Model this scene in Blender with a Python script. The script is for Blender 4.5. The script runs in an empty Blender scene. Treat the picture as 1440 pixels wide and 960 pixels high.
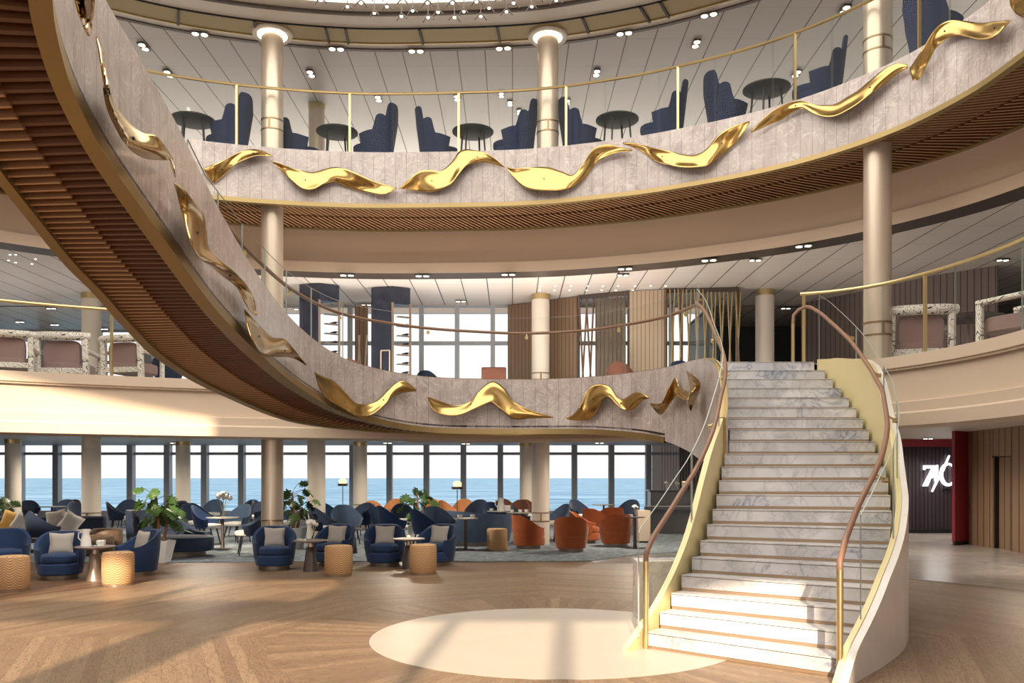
import bpy, bmesh, math, random
from mathutils import Vector, Matrix
random.seed(7)
SC = bpy.context.scene
COL = SC.collection
PI = math.pi
EYE = 1.7
F = 1200.0

# ------------------------------------------------------------------ survey helpers
def PD(x, y, d):
    """point seen at (x, y) that stands at distance d"""
    return Vector(((x - 720) * d / F, d, EYE + (671 - y) * d / F))
def PF(x, y, z=0.0):
    """point of the horizontal plane z seen at (x, y)"""
    return PD(x, y, (z - EYE) * F / (671 - y))
def GX(x, d):
    return (x - 720) * d / F

# ------------------------------------------------------------------ materials
class NT:
    def __init__(s, name):
        s.m = bpy.data.materials.new(name); s.m.use_nodes = True
        s.t = s.m.node_tree; s.t.nodes.clear()
        s.out = s.t.nodes.new('ShaderNodeOutputMaterial')
    def n(s, kind, **kw):
        nd = s.t.nodes.new(kind)
        for k, v in kw.items():
            if k.startswith('i_'):
                key = k[2:].replace('_', ' ')
                if isinstance(v, bpy.types.NodeSocket): s.t.links.new(v, nd.inputs[key])
                else: nd.inputs[key].default_value = v
            else: setattr(nd, k, v)
        return nd
    def l(s, a, b): s.t.links.new(a, b)
    def mth(s, op, a, b=None, c=None):
        nd = s.t.nodes.new('ShaderNodeMath'); nd.operation = op
        for i, v in enumerate((a, b, c)):
            if v is None: continue
            if isinstance(v, (int, float)): nd.inputs[i].default_value = v
            else: s.l(v, nd.inputs[i])
        return nd.outputs[0]
    def mix(s, fac, a, b, mode='MIX'):
        nd = s.t.nodes.new('ShaderNodeMix'); nd.data_type = 'RGBA'; nd.blend_type = mode
        for sock, v in ((nd.inputs[0], fac), (nd.inputs[6], a), (nd.inputs[7], b)):
            if isinstance(v, (int, float)): sock.default_value = v
            elif isinstance(v, tuple): sock.default_value = (*v[:3], 1)
            else: s.l(v, sock)
        return nd.outputs[2]
    def ramp(s, fac, stops):
        nd = s.t.nodes.new('ShaderNodeValToRGB'); cr = nd.color_ramp
        while len(cr.elements) < len(stops): cr.elements.new(0.5)
        for e, (p, c) in zip(cr.elements, stops):
            e.position = p; e.color = (*c, 1) if isinstance(c, tuple) else (c, c, c, 1)
        s.l(fac, nd.inputs[0]); return nd.outputs[0]
    def coord(s, kind='Object'): return s.t.nodes.new('ShaderNodeTexCoord').outputs[kind]
    def noise(s, vec, scale, detail=3, rough=.5, dist=0):
        nd = s.t.nodes.new('ShaderNodeTexNoise'); s.l(vec, nd.inputs['Vector'])
        nd.inputs['Scale'].default_value = scale; nd.inputs['Detail'].default_value = detail
        nd.inputs['Roughness'].default_value = rough; nd.inputs['Distortion'].default_value = dist
        return nd.outputs[0]
    def mapping(s, vec, scale=(1, 1, 1), rot=(0, 0, 0), loc=(0, 0, 0)):
        nd = s.t.nodes.new('ShaderNodeMapping'); s.l(vec, nd.inputs[0])
        nd.inputs['Scale'].default_value = scale; nd.inputs['Rotation'].default_value = rot; nd.inputs['Location'].default_value = loc
        return nd.outputs[0]
    def sep(s, vec):
        nd = s.t.nodes.new('ShaderNodeSeparateXYZ'); s.l(vec, nd.inputs[0]); return nd.outputs
    def bsdf(s, col, rough=.5, metal=0, bump=None, bstr=.3, spec=None, sheen=0, coat=0, alpha=None):
        b = s.t.nodes.new('ShaderNodeBsdfPrincipled')
        for sock, v in ((b.inputs['Base Color'], col), (b.inputs['Roughness'], rough), (b.inputs['Metallic'], metal)):
            if isinstance(v, (int, float)): sock.default_value = v
            elif isinstance(v, tuple): sock.default_value = (*v[:3], 1)
            else: s.l(v, sock)
        if spec is not None: b.inputs['Specular IOR Level'].default_value = spec
        if sheen: b.inputs['Sheen Weight'].default_value = sheen; b.inputs['Sheen Roughness'].default_value = .4
        if coat: b.inputs['Coat Weight'].default_value = coat; b.inputs['Coat Roughness'].default_value = .12
        if bump is not None:
            bp = s.t.nodes.new('ShaderNodeBump'); bp.inputs['Strength'].default_value = bstr; bp.inputs['Distance'].default_value = .01
            s.l(bump, bp.inputs['Height']); s.l(bp.outputs[0], b.inputs['Normal'])
        s.l(b.outputs[0], s.out.inputs[0]); return s.m

def simple(name, col, rough=.5, metal=0, var=.08, scale=6, **kw):
    t = NT(name); c = t.coord()
    nz = t.noise(c, scale, 3)
    lo = tuple(v * (1 - var) for v in col); hi = tuple(min(1, v * (1 + var)) for v in col)
    return t.bsdf(t.mix(nz, lo, hi), rough, metal, **kw)
def fabric(name, col, var=.2, sheen=.3):
    t = NT(name); c = t.coord()
    a = t.noise(c, 5, 3); b = t.noise(c, 160, 2)
    lo = tuple(v * (1 - var) for v in col); hi = tuple(min(1, v * (1 + var)) for v in col)
    return t.bsdf(t.mix(a, lo, hi), .85, 0, bump=b, bstr=.25, sheen=sheen)
def emit(name, col, strength):
    t = NT(name); e = t.n('ShaderNodeEmission'); e.inputs[0].default_value = (*col, 1); e.inputs[1].default_value = strength
    t.l(e.outputs[0], t.out.inputs[0]); return t.m
def glass(name, tint=(.97, .98, .97), gloss=.004, edge=.3):
    t = NT(name)
    tr = t.n('ShaderNodeBsdfTransparent'); tr.inputs[0].default_value = (*tint, 1)
    gl = t.n('ShaderNodeBsdfGlossy'); gl.inputs['Roughness'].default_value = .02; gl.inputs[0].default_value = (1, 1, 1, 1)
    fr = t.n('ShaderNodeLayerWeight'); fr.inputs[0].default_value = .3
    fac = t.mth('MULTIPLY_ADD', t.mth('POWER', fr.outputs['Facing'], 6.0), edge * .5, gloss)
    mx = t.n('ShaderNodeMixShader'); t.l(fac, mx.inputs[0]); t.l(tr.outputs[0], mx.inputs[1]); t.l(gl.outputs[0], mx.inputs[2])
    t.l(mx.outputs[0], t.out.inputs[0]); return t.m

def marble_panels():
    t = NT('taupe_marble_panels'); uv = t.coord('UV'); u, v, _ = t.sep(uv)
    cell = t.mth('FLOOR', t.mth('DIVIDE', u, .225))
    off = t.n('ShaderNodeCombineXYZ'); t.l(t.mth('MULTIPLY', cell, 3.37), off.inputs[0]); t.l(t.mth('MULTIPLY', cell, 1.9), off.inputs[1])
    wn = t.n('ShaderNodeTexWhiteNoise', noise_dimensions='1D'); t.l(cell, wn.inputs['W'])
    ad = t.n('ShaderNodeVectorMath', operation='ADD'); t.l(uv, ad.inputs[0]); t.l(off.outputs[0], ad.inputs[1])
    m = t.mapping(uv, (1.6, .9, 1))
    base = t.ramp(t.noise(m, 2.2, 6, .65, .6), [(.3, (.34, .28, .27)), (.5, (.47, .40, .38)), (.72, (.58, .51, .49))])
    v1 = t.noise(t.mapping(uv, (1, 1, 1), (0, 0, .6)), 2.4, 5, .55, 2.2)
    vein = t.ramp(t.mth('ABSOLUTE', t.mth('SUBTRACT', v1, .5)), [(0, 1.0), (.012, .45), (.035, 0.0)])
    col = t.mix(t.mth('MULTIPLY', vein, .55), base, (.78, .73, .70))
    col = t.mix(t.mth('MULTIPLY', wn.outputs[0], .22), col, (.36, .30, .29))
    fr = t.mth('ABSOLUTE', t.mth('SUBTRACT', t.mth('FRACT', t.mth('DIVIDE', u, .225)), .5))
    joint = t.mth('GREATER_THAN', fr, .482)
    col = t.mix(t.mth('MULTIPLY', joint, .65), col, (.10, .08, .08))
    return t.bsdf(col, .28, 0, spec=.5)

def marble_white(name='white_stair_marble', vs=2.0, tint=(.72, .72, .74)):
    t = NT(name); c = t.coord()
    n1 = t.noise(c, vs, 6, .6, 1.6)
    vein = t.ramp(t.mth('ABSOLUTE', t.mth('SUBTRACT', n1, .5)), [(0, 1.0), (.018, .35), (.05, 0.0)])
    cl = t.ramp(t.noise(c, vs * .8, 3, .6, .5), [(.38, 0.0), (.62, 1.0)])
    n3 = t.ramp(t.noise(c, vs * .55, 4, .5, .4), [(.52, 0.0), (.68, 1.0)])
    base = t.mix(cl, tuple(v * .84 for v in tint), tuple(min(1, v * 1.1) for v in tint))
    vm = t.mth('MULTIPLY', vein, t.mth('MULTIPLY_ADD', n3, .8, .28))
    col = t.mix(vm, base, (.13, .15, .21))
    col = t.mix(t.mth('MULTIPLY', n3, .32), col, (.30, .35, .47))
    return t.bsdf(col, .22, 0)

def wood_floor():
    """oak floor: straight boards outside, a ring of radial boards round the stone disc"""
    t = NT('oak_chevron_floor'); c = t.coord(); x, y, _ = t.sep(c)
    dx = t.mth('SUBTRACT', x, .45); dy = t.mth('SUBTRACT', y, 9.1)
    r = t.mth('SQRT', t.mth('ADD', t.mth('MULTIPLY', dx, dx), t.mth('MULTIPLY', dy, dy)))
    ang = t.mth('ARCTAN2', dy, dx)
    # chevron sectors: 16 wedges, alternate direction
    sec = t.mth('FLOOR', t.mth('DIVIDE', t.mth('ADD', ang, PI), PI / 4))
    a0 = t.mth('MULTIPLY_ADD', sec, PI / 4, -PI + PI / 8)
    ca = t.mth('COSINE', a0); sa = t.mth('SINE', a0)
    rad = t.mth('ADD', t.mth('MULTIPLY', dx, ca), t.mth('MULTIPLY', dy, sa))
    tan = t.mth('SUBTRACT', t.mth('MULTIPLY', dy, ca), t.mth('MULTIPLY', dx, sa))
    inner = t.mth('LESS_THAN', r, 2.95)
    # along / across
    al = t.mth('ADD', t.mth('MULTIPLY', tan, t.mth('SUBTRACT', 1, inner)), t.mth('MULTIPLY', r, inner))
    ac = t.mth('ADD', t.mth('MULTIPLY', rad, t.mth('SUBTRACT', 1, inner)), t.mth('MULTIPLY', t.mth('MULTIPLY', ang, 2.6), inner))
    W = .125
    idx = t.mth('FLOOR', t.mth('DIVIDE', ac, W))
    wn = t.n('ShaderNodeTexWhiteNoise', noise_dimensions='2D')
    cb = t.n('ShaderNodeCombineXYZ'); t.l(idx, cb.inputs[0]); t.l(t.mth('ADD', sec, inner), cb.inputs[1]); t.l(cb.outputs[0], wn.inputs['Vector'])
    gv = t.n('ShaderNodeCombineXYZ')
    t.l(t.mth('MULTIPLY_ADD', wn.outputs[0], 37.0, t.mth('MULTIPLY', al, .55)), gv.inputs[0]); t.l(t.mth('MULTIPLY', ac, 3.0), gv.inputs[1]); t.l(t.mth('MULTIPLY', idx, 1.7), gv.inputs[2])
    g = t.noise(gv.outputs[0], 2.2, 5, .6, 2.5)
    rings = t.mth('FRACT', t.mth('MULTIPLY', g, 7.0))
    gr = t.ramp(rings, [(0, 0.0), (.25, .75), (.8, 1.0), (1, .2)])
    base = t.mix(wn.outputs[0], (.21, .138, .085), (.33, .228, .145))
    col = t.mix(t.mth('MULTIPLY', t.mth('SUBTRACT', 1, gr), .95), base, (.12, .07, .04))
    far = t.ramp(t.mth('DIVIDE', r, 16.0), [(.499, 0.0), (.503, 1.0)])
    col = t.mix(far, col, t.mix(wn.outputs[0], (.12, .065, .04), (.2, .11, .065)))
    jt = t.mth('LESS_THAN', t.mth('FRACT', t.mth('DIVIDE', ac, W)), .035)
    col = t.mix(t.mth('MULTIPLY', jt, .6), col, (.08, .045, .025))
    return t.bsdf(col, .42, 0, bump=gr, bstr=.08)

def ceiling_panels(name, col, gap=.6, seam=.012):
    t = NT(name); c = t.coord(); x, y, _ = t.sep(c)
    a = t.mth('LESS_THAN', t.mth('FRACT', t.mth('DIVIDE', x, gap)), seam / gap * 2)
    b = t.mth('LESS_THAN', t.mth('FRACT', t.mth('DIVIDE', y, gap * 2)), seam / gap * .35)
    cc = t.mix(a, col, (.05, .045, .04)); cc = t.mix(t.mth('MULTIPLY', b, .6), cc, (.12, .11, .10))
    return t.bsdf(cc, .42, 0, spec=.4)

def pattern_wood():
    t = NT('black_lined_white_wood'); c = t.coord()
    nz = t.noise(c, 3.2, 2, .5, 1.2)
    li = t.mth('ABSOLUTE', t.mth('SUBTRACT', t.mth('FRACT', t.mth('MULTIPLY', nz, 13)), .5))
    k = t.ramp(li, [(.0, 1.0), (.06, 1.0), (.1, 0.0)])
    return t.bsdf(t.mix(k, (.78, .72, .66), (.06, .05, .05)), .45)
def pouf_fabric():
    t = NT('golden_wave_fabric'); c = t.coord(); x, y, z = t.sep(c)
    an = t.mth('ARCTAN2', y, x)
    w = t.mth('ADD', t.mth('MULTIPLY', t.mth('ABSOLUTE', t.mth('SINE', t.mth('MULTIPLY', an, 5))), .045), z)
    li = t.mth('FRACT', t.mth('MULTIPLY', w, 26))
    k = t.ramp(li, [(0, 1.0), (.3, .9), (.5, 0.0), (.8, .1), (1, 1.0)])
    return t.bsdf(t.mix(k, (.66, .43, .23), (.42, .22, .10)), .8, 0, bump=k, bstr=.4)
def carpet():
    t = NT('blue_grey_carpet'); c = t.coord()
    a = t.noise(t.mapping(c, (1, 2.6, 1)), 5, 5, .75, .6); 
    k = t.ramp(a, [(.38, (.07, .10, .14)), (.52, (.19, .23, .27)), (.64, (.42, .44, .46))])
    return t.bsdf(k, .95, 0, bump=t.noise(c, 120, 2), bstr=.5)
def vertical_wood(name, c1, c2, gap=.09, axis=0):
    t = NT(name); uv = t.coord('UV'); u = t.sep(uv)[axis]
    f = t.mth('FRACT', t.mth('DIVIDE', u, gap))
    j = t.mth('LESS_THAN', f, .14)
    n = t.noise(t.mapping(uv, (14, .6, 1)), 2, 4, .6)
    return t.bsdf(t.mix(j, t.mix(n, c1, c2), tuple(v * .3 for v in c1)), .5)
def mesh_gold():
    t = NT('gold_mesh_panel'); c = t.coord(); x, y, _ = t.sep(c)
    w = t.mth('MULTIPLY', t.mth('SINE', t.mth('MULTIPLY', x, 160)), t.mth('SINE', t.mth('MULTIPLY', y, 160)))
    k = t.mth('GREATER_THAN', w, .1)
    return t.bsdf(t.mix(k, (.32, .25, .12), (.5, .40, .2)), .5, .35)
def leaf_mat():
    t = NT('monstera_leaf'); c = t.coord()
    n = t.noise(c, 14, 3)
    return t.bsdf(t.mix(n, (.02, .06, .015), (.10, .18, .045)), .4)
def sea_mat():
    t = NT('sea_water'); c = t.coord()
    n = t.noise(t.mapping(c, (.006, .016, 1)), 1.5, 8, .8)
    n2 = t.noise(t.mapping(c, (.4, 1.0, 1)), 1.0, 4, .7)
    k = t.ramp(n, [(.40, (.06, .17, .29)), (.60, (.27, .42, .55))])
    f = t.ramp(n2, [(.66, 0.0), (.75, 1.0)])
    return t.bsdf(t.mix(t.mth('MULTIPLY', f, .5), k, (.8, .85, .9)), .7, 0, bump=n2, bstr=1.0, spec=.12)

M = {}
M['marble'] = marble_panels()
M['stair'] = marble_white('white_stair_marble', 2.0, (.63, .615, .62))
M['plinth'] = marble_white('cream_marble', 1.2, (.74, .69, .65))
M['stone'] = simple('cream_stone_inlay', (.50, .435, .37), .35, 0, .06, 2)
M['marblefloor'] = marble_white('grey_marble_floor', .5, (.50, .47, .45))
M['floor'] = wood_floor()
M['carpet'] = carpet()
M['ribbon'] = simple('polished_gold', (.52, .355, .135), .24, 1, .06, 2)
M['gold'] = simple('satin_gold_trim', (.36, .265, .125), .42, .9, .06, 3)
M['brass'] = simple('brushed_brass', (.60, .47, .24), .3, .9, .05, 3)
M['stringer'] = simple('pale_gold_lacquer', (.72, .61, .33), .38, .15, .05, 2)
M['groove'] = simple('warm_metal_groove', (.42, .30, .20), .4, .5, .05, 3)
M['leather'] = simple('tan_leather_rail', (.25, .135, .09), .45, 0, .12, 8)
M['beige'] = simple('beige_lacquer', (.62, .50, .39), .4, 0, .03, 1)
M['beige2'] = simple('warm_tan_lacquer', (.66, .50, .365), .42, 0, .04, 1)
M['whitepaint'] = simple('warm_white_paint', (.84, .80, .74), .5, 0, .02, 1)
M['ceil_top'] = ceiling_panels('upper_ceiling_panels', (.60, .575, .56))
M['ceil_mid'] = ceiling_panels('middle_ceiling_panels', (.74, .68, .63), .6)
M['ceil_low'] = simple('lower_ceiling_paint', (.55, .51, .47), .5, 0, .03, 1)
M['darkstrip'] = simple('dark_bronze_strip', (.09, .07, .06), .4, .3)
M['goldmesh'] = mesh_gold()
M['slat'] = simple('walnut_slat', (.15, .066, .03), .42, 0, .15, 3)
M['slat2'] = simple('bronze_edged_slat', (.62, .40, .22), .38, .2, .1, 3)
M['slat3'] = simple('lighter_walnut_slat', (.27, .145, .07), .42, 0, .15, 3)
M['black'] = simple('blackened_metal', (.015, .015, .017), .45, .3)
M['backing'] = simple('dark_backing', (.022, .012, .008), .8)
M['column'] = simple('champagne_column', (.62, .52, .42), .30, .40, .03, 1)
M['colcream'] = simple('cream_column', (.80, .72, .63), .4, .05, .03, 1)
M['ring'] = simple('bronze_band', (.32, .22, .12), .35, .8)
M['mullion'] = simple('blue_grey_mullion', (.38, .41, .46), .45, .1)
M['glass'] = glass('clear_glass')
M['pane'] = glass('window_glass', (1, 1, 1), .0, .10)
M['navy'] = fabric('navy_velvet', (.011, .036, .11), .3, .2)
M['navyup'] = fabric('midnight_velvet', (.007, .018, .065), .3, .05)
M['navydark'] = fabric('dark_navy_velvet', (.010, .022, .055), .3, .2)
M['slate'] = fabric('slate_blue_velvet', (.055, .095, .17), .25, .35)
M['orange'] = fabric('burnt_orange_velvet', (.42, .10, .028), .2, .35)
M['tan'] = fabric('tan_orange_fabric', (.45, .19, .07), .2, .2)
M['brownf'] = fabric('russet_brown_fabric', (.11, .035, .02), .2, .2)
M['cream'] = fabric('pale_seat_fabric', (.62, .60, .58), .08, .1)
M['greyfab'] = fabric('grey_linen', (.42, .385, .35), .12, .1)
M['yellow'] = fabric('golden_yellow_fabric', (.62, .36, .09), .15, .2)
M['mauve'] = fabric('mauve_upholstery', (.29, .19, .18), .1, .3)
M['pouf'] = pouf_fabric()
M['plinthmetal'] = simple('taupe_metal_plinth', (.30, .25, .20), .4, .5)
M['table'] = simple('taupe_table_top', (.30, .24, .21), .35, .1)
M['bronze'] = simple('dark_bronze', (.10, .08, .075), .35, .6)
M['champ'] = simple('champagne_metal', (.50, .38, .30), .3, .7)
M['porcelain'] = simple('white_porcelain', (.9, .88, .86), .2, 0, .01)
M['drum'] = simple('dark_timber', (.11, .065, .04), .6, 0, .3, 12)
M['planter'] = simple('white_planter', (.78, .77, .76), .5, 0, .03)
M['leaf'] = leaf_mat()
M['trunk'] = simple('brown_stem', (.33, .15, .07), .7, 0, .2, 12)
M['petal'] = simple('white_petals', (.9, .87, .82), .6)
M['lamp'] = emit('warm_lamp_glow', (1, .86, .62), 7)
M['shade'] = emit('floor_lamp_glow', (1, .80, .45), 1.3)
M['lum'] = emit('luminous_ceiling', (1, .93, .82), 3.3)
M['neon'] = emit('white_neon', (1, .97, .95), 3.0)
M['pattern'] = pattern_wood()
M['walls'] = vertical_wood('brown_board_wall', (.30, .19, .12), (.37, .24, .155), .3)
M['slatwall'] = vertical_wood('brown_slat_wall', (.20, .125, .08), (.27, .18, .115), .11)
M['slatwall2'] = vertical_wood('pale_slat_wall', (.46, .35, .25), (.56, .44, .33), .10)
M['mauvewall'] = vertical_wood('mauve_slat_wall', (.22, .17, .165), (.27, .21, .20), .14)
M['red'] = simple('crimson_lacquer', (.25, .012, .028), .4, 0, .05)
M['curtain'] = vertical_wood('dark_pleated_wall', (.035, .022, .04), (.06, .04, .06), .1)
M['bluemarble'] = simple('dark_blue_marble', (.026, .032, .055), .25, 0, .6, 4)
M['dark'] = simple('dark_slate_wall', (.04, .045, .05), .5)
M['sea'] = sea_mat()
def sheer():
    t = NT('sheer_curtain'); a = t.n('ShaderNodeBsdfTranslucent'); a.inputs[0].default_value = (.98, .90, .78, 1)
    b = t.n('ShaderNodeBsdfDiffuse'); b.inputs[0].default_value = (.7, .58, .45, 1); mx = t.n('ShaderNodeMixShader'); mx.inputs[0].default_value = .12
    t.l(a.outputs[0], mx.inputs[1]); t.l(b.outputs[0], mx.inputs[2]); t.l(mx.outputs[0], t.out.inputs[0]); return t.m
M['sheer'] = sheer()
M['gedge'] = simple('glass_edge', (.33, .36, .33), .3, 0, .05)
M['pianog'] = simple('charcoal_lacquer', (.11, .11, .12), .3, 0)
M['clad'] = simple('pale_cream_marble', (.76, .71, .67), .25, 0, .12, 3)
M['rod'] = simple('brown_rod', (.20, .12, .08), .4, .3)

# ------------------------------------------------------------------ object helpers
def props(o, label=None, cat=None, group=None, kind=None):
    if label: o['label'] = label
    if cat: o['category'] = cat
    if group: o['group'] = group
    if kind: o['kind'] = kind
    return o
def empty(name, label, cat, loc=(0, 0, 0), rot=0, group=None):
    o = bpy.data.objects.new(name, None); COL.objects.link(o)
    o.location = loc; o.rotation_euler = (0, 0, rot); o.empty_display_size = .1
    return props(o, label, cat, group)
class MB:
    def __init__(s): s.v = []; s.f = []; s.mi = []; s.uv = []; s.sm = []
    def add(s, vs, fs, mi=0, uvs=None, smooth=False):
        b = len(s.v); s.v += [tuple(v) for v in vs]
        for k, f in enumerate(fs):
            s.f.append(tuple(b + i for i in f)); s.mi.append(mi); s.sm.append(smooth)
            s.uv.append([uvs[i] for i in f] if uvs else None)
        return s
    def box(s, x0, x1, y0, y1, z0, z1, mi=0):
        vs = [(x, y, z) for x in (x0, x1) for y in (y0, y1) for z in (z0, z1)]
        return s.add(vs, [(0, 1, 3, 2), (4, 6, 7, 5), (0, 4, 5, 1), (2, 3, 7, 6), (0, 2, 6, 4), (1, 5, 7, 3)], mi)
    def bar(s, a, b, w, h, mi=0):
        """box along a-b, w across (horizontal), h high, centred"""
        a = Vector(a); b = Vector(b); d = (b - a).normalized()
        up = Vector((0, 0, 1)) if abs(d.z) < .95 else Vector((1, 0, 0))
        sd = d.cross(up).normalized() * w / 2; u = sd.cross(d).normalized() * h / 2
        vs = [p + i * sd + j * u for p in (a, b) for i in (-1, 1) for j in (-1, 1)]
        return s.add(vs, [(0, 2, 3, 1), (4, 5, 7, 6), (0, 1, 5, 4), (2, 6, 7, 3), (0, 4, 6, 2), (1, 3, 7, 5)], mi)
    def tube(s, pts, r, n=10, mi=0, caps=True):
        pts = [Vector(p) for p in pts]; rs = r if isinstance(r, (list, tuple)) else [r] * len(pts)
        vs = []; pu = None
        for i, p in enumerate(pts):
            d = (pts[min(i + 1, len(pts) - 1)] - pts[max(i - 1, 0)]).normalized()
            if pu is None: pu = Vector((0, 0, 1)) if abs(d.z) < .9 else Vector((1, 0, 0))
            a = d.cross(pu).normalized(); b = a.cross(d).normalized(); pu = b
            for k in range(n):
                t = 2 * PI * k / n; vs.append(p + (a * math.cos(t) + b * math.sin(t)) * rs[i])
        fs = [(i * n + k, i * n + (k + 1) % n, (i + 1) * n + (k + 1) % n, (i + 1) * n + k) for i in range(len(pts) - 1) for k in range(n)]
        s.add(vs, fs, mi, None, True)
        if caps:
            b0 = len(s.v) - len(vs)
            for ring in (range(n), range(len(vs) - n, len(vs))):
                s.f.append(tuple(b0 + i for i in ring)); s.mi.append(mi); s.uv.append(None); s.sm.append(False)
        return s
    def lathe(s, prof, cx=0, cy=0, n=24, mi=0, smooth=True):
        vs = [(cx + r * math.cos(2 * PI * k / n), cy + r * math.sin(2 * PI * k / n), z) for r, z in prof for k in range(n)]
        fs = [(i * n + k, i * n + (k + 1) % n, (i + 1) * n + (k + 1) % n, (i + 1) * n + k) for i in range(len(prof) - 1) for k in range(n)]
        s.add(vs, fs, mi, None, smooth)
        b0 = len(s.v) - len(vs)
        for ring in (range(n), range(len(vs) - n, len(vs))):
            s.f.append(tuple(b0 + i for i in ring)); s.mi.append(mi); s.uv.append(None); s.sm.append(False)
        return s
    def prism(s, poly, z0, z1, mi=0):
        n = len(poly); vs = [(*p, z0) for p in poly] + [(*p, z1) for p in poly]
        return s.add(vs, [tuple(range(n))[::-1], tuple(range(n, 2 * n))] + [(i, (i + 1) % n, n + (i + 1) % n, n + i) for i in range(n)], mi)
    def build(s, name, mats, parent=None, bevel=0, subsurf=0, fix=True):
        me = bpy.data.meshes.new(name); me.from_pydata(s.v, [], s.f)
        for m in (mats if isinstance(mats, (list, tuple)) else [mats]): me.materials.append(m)
        me.polygons.foreach_set('material_index', s.mi); me.polygons.foreach_set('use_smooth', s.sm)
        if any(s.uv):
            ul = me.uv_layers.new(name='UVMap'); k = 0
            for p, u in zip(me.polygons, s.uv):
                for j in range(p.loop_total): ul.data[p.loop_start + j].uv = u[j] if u else (0, 0)
        if fix:
            bm = bmesh.new(); bm.from_mesh(me); bmesh.ops.recalc_face_normals(bm, faces=bm.faces); bm.to_mesh(me); bm.free()
        me.update()
        try: me.set_sharp_from_angle(angle=math.radians(38))
        except Exception: pass
        o = bpy.data.objects.new(name, me); COL.objects.link(o)
        if parent: o.parent = parent
        if bevel:
            m = o.modifiers.new('b', 'BEVEL'); m.width = bevel; m.segments = 2; m.limit_method = 'ANGLE'
        if subsurf:
            m = o.modifiers.new('s', 'SUBSURF'); m.levels = subsurf; m.render_levels = subsurf
        return o
def copy_tree(o, parent=None):
    c = o.copy(); COL.objects.link(c)
    if parent: c.parent = parent
    for ch in [k for k in bpy.data.objects if k.parent == o and k != c]: copy_tree(ch, c)
    return c
_children = {}
def place(proto, first, loc, rot, label, scale=None):
    """first use moves the prototype itself, later uses copy it with its parts"""
    key = proto.name
    o = proto if first.setdefault(key, True) else copy_tree(proto)
    first[key] = False
    o.location = loc; o.rotation_euler = (0, 0, rot); o['label'] = label
    if scale: o.scale = scale
    return o
FIRST = {}

# ------------------------------------------------------------------ curve helpers (plan curves with extra values)
def smooth(pts, step=.15):
    """Catmull-Rom through tuples of any length, resampled by arc length of the first two"""
    P = [tuple(map(float, p)) for p in pts]
    Q = [tuple(2 * a - b for a, b in zip(P[0], P[1]))] + P + [tuple(2 * a - b for a, b in zip(P[-1], P[-2]))]
    out = []
    for i in range(1, len(Q) - 2):
        for k in range(24):
            t = k / 24; r = []
            for a, b, c, d in zip(Q[i - 1], Q[i], Q[i + 1], Q[i + 2]):
                r.append(.5 * (2 * b + (c - a) * t + (2 * a - 5 * b + 4 * c - d) * t * t + (3 * b - a - 3 * c + d) * t ** 3))
            out.append(tuple(r))
    out.append(P[-1])
    res = [out[0]]; acc = 0
    for a, b in zip(out, out[1:]):
        acc += math.hypot(b[0] - a[0], b[1] - a[1])
        if acc >= step: res.append(b); acc = 0
    if res[-1] != out[-1]: res.append(out[-1])
    return res
def arclen(c):
    s = [0]
    for a, b in zip(c, c[1:]): s.append(s[-1] + math.hypot(b[0] - a[0], b[1] - a[1]))
    return s
def normals(c):
    """unit plan normals to the RIGHT of the heading"""
    ns = []
    for i in range(len(c)):
        a = c[max(i - 1, 0)]; b = c[min(i + 1, len(c) - 1)]
        dx, dy = b[0] - a[0], b[1] - a[1]; L = math.hypot(dx, dy) or 1
        ns.append((dy / L, -dx / L))
    return ns
def offset(c, d):
    ns = normals(c); return [(p[0] + n[0] * d, p[1] + n[1] * d, *p[2:]) for p, n in zip(c, ns)]
def sweep(mb, c, prof, mi=0, closed=True, caps=True, smooth_f=True, mis=None):
    """prof: (offset to the right, z) or callables of the curve point; faces keep u=arc, v=z"""
    ns = normals(c); s = arclen(c); n = len(prof); vs = []; uvs = []
    for p, nn, L in zip(c, ns, s):
        for o, z in prof:
            oo = o(p) if callable(o) else o; zz = z(p) if callable(z) else z
            vs.append((p[0] + nn[0] * oo, p[1] + nn[1] * oo, zz)); uvs.append((L, zz))
    m = n if closed else n - 1
    b = len(mb.v); mb.v += vs
    for i in range(len(c) - 1):
        for k in range(m):
            f = (i * n + k, i * n + (k + 1) % n, (i + 1) * n + (k + 1) % n, (i + 1) * n + k)
            mb.f.append(tuple(b + q for q in f)); mb.mi.append(mis[k] if mis else mi); mb.sm.append(smooth_f); mb.uv.append([uvs[q] for q in f])
    if closed and caps:
        for base in (0, (len(c) - 1) * n):
            mb.f.append(tuple(b + base + k for k in range(n))); mb.mi.append(mi if not mis else mis[-1]); mb.sm.append(False); mb.uv.append([uvs[base + k] for k in range(n)])
    return mb
def struct(name, mb, mats, **kw):
    return props(mb.build(name, mats, fix=kw.pop('fix', True), **kw), kind='structure')
def flat_edges(o, ang=30):
    me = o.data
    try: me.set_sharp_from_angle(angle=math.radians(ang))
    except Exception: pass
    return o
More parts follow.
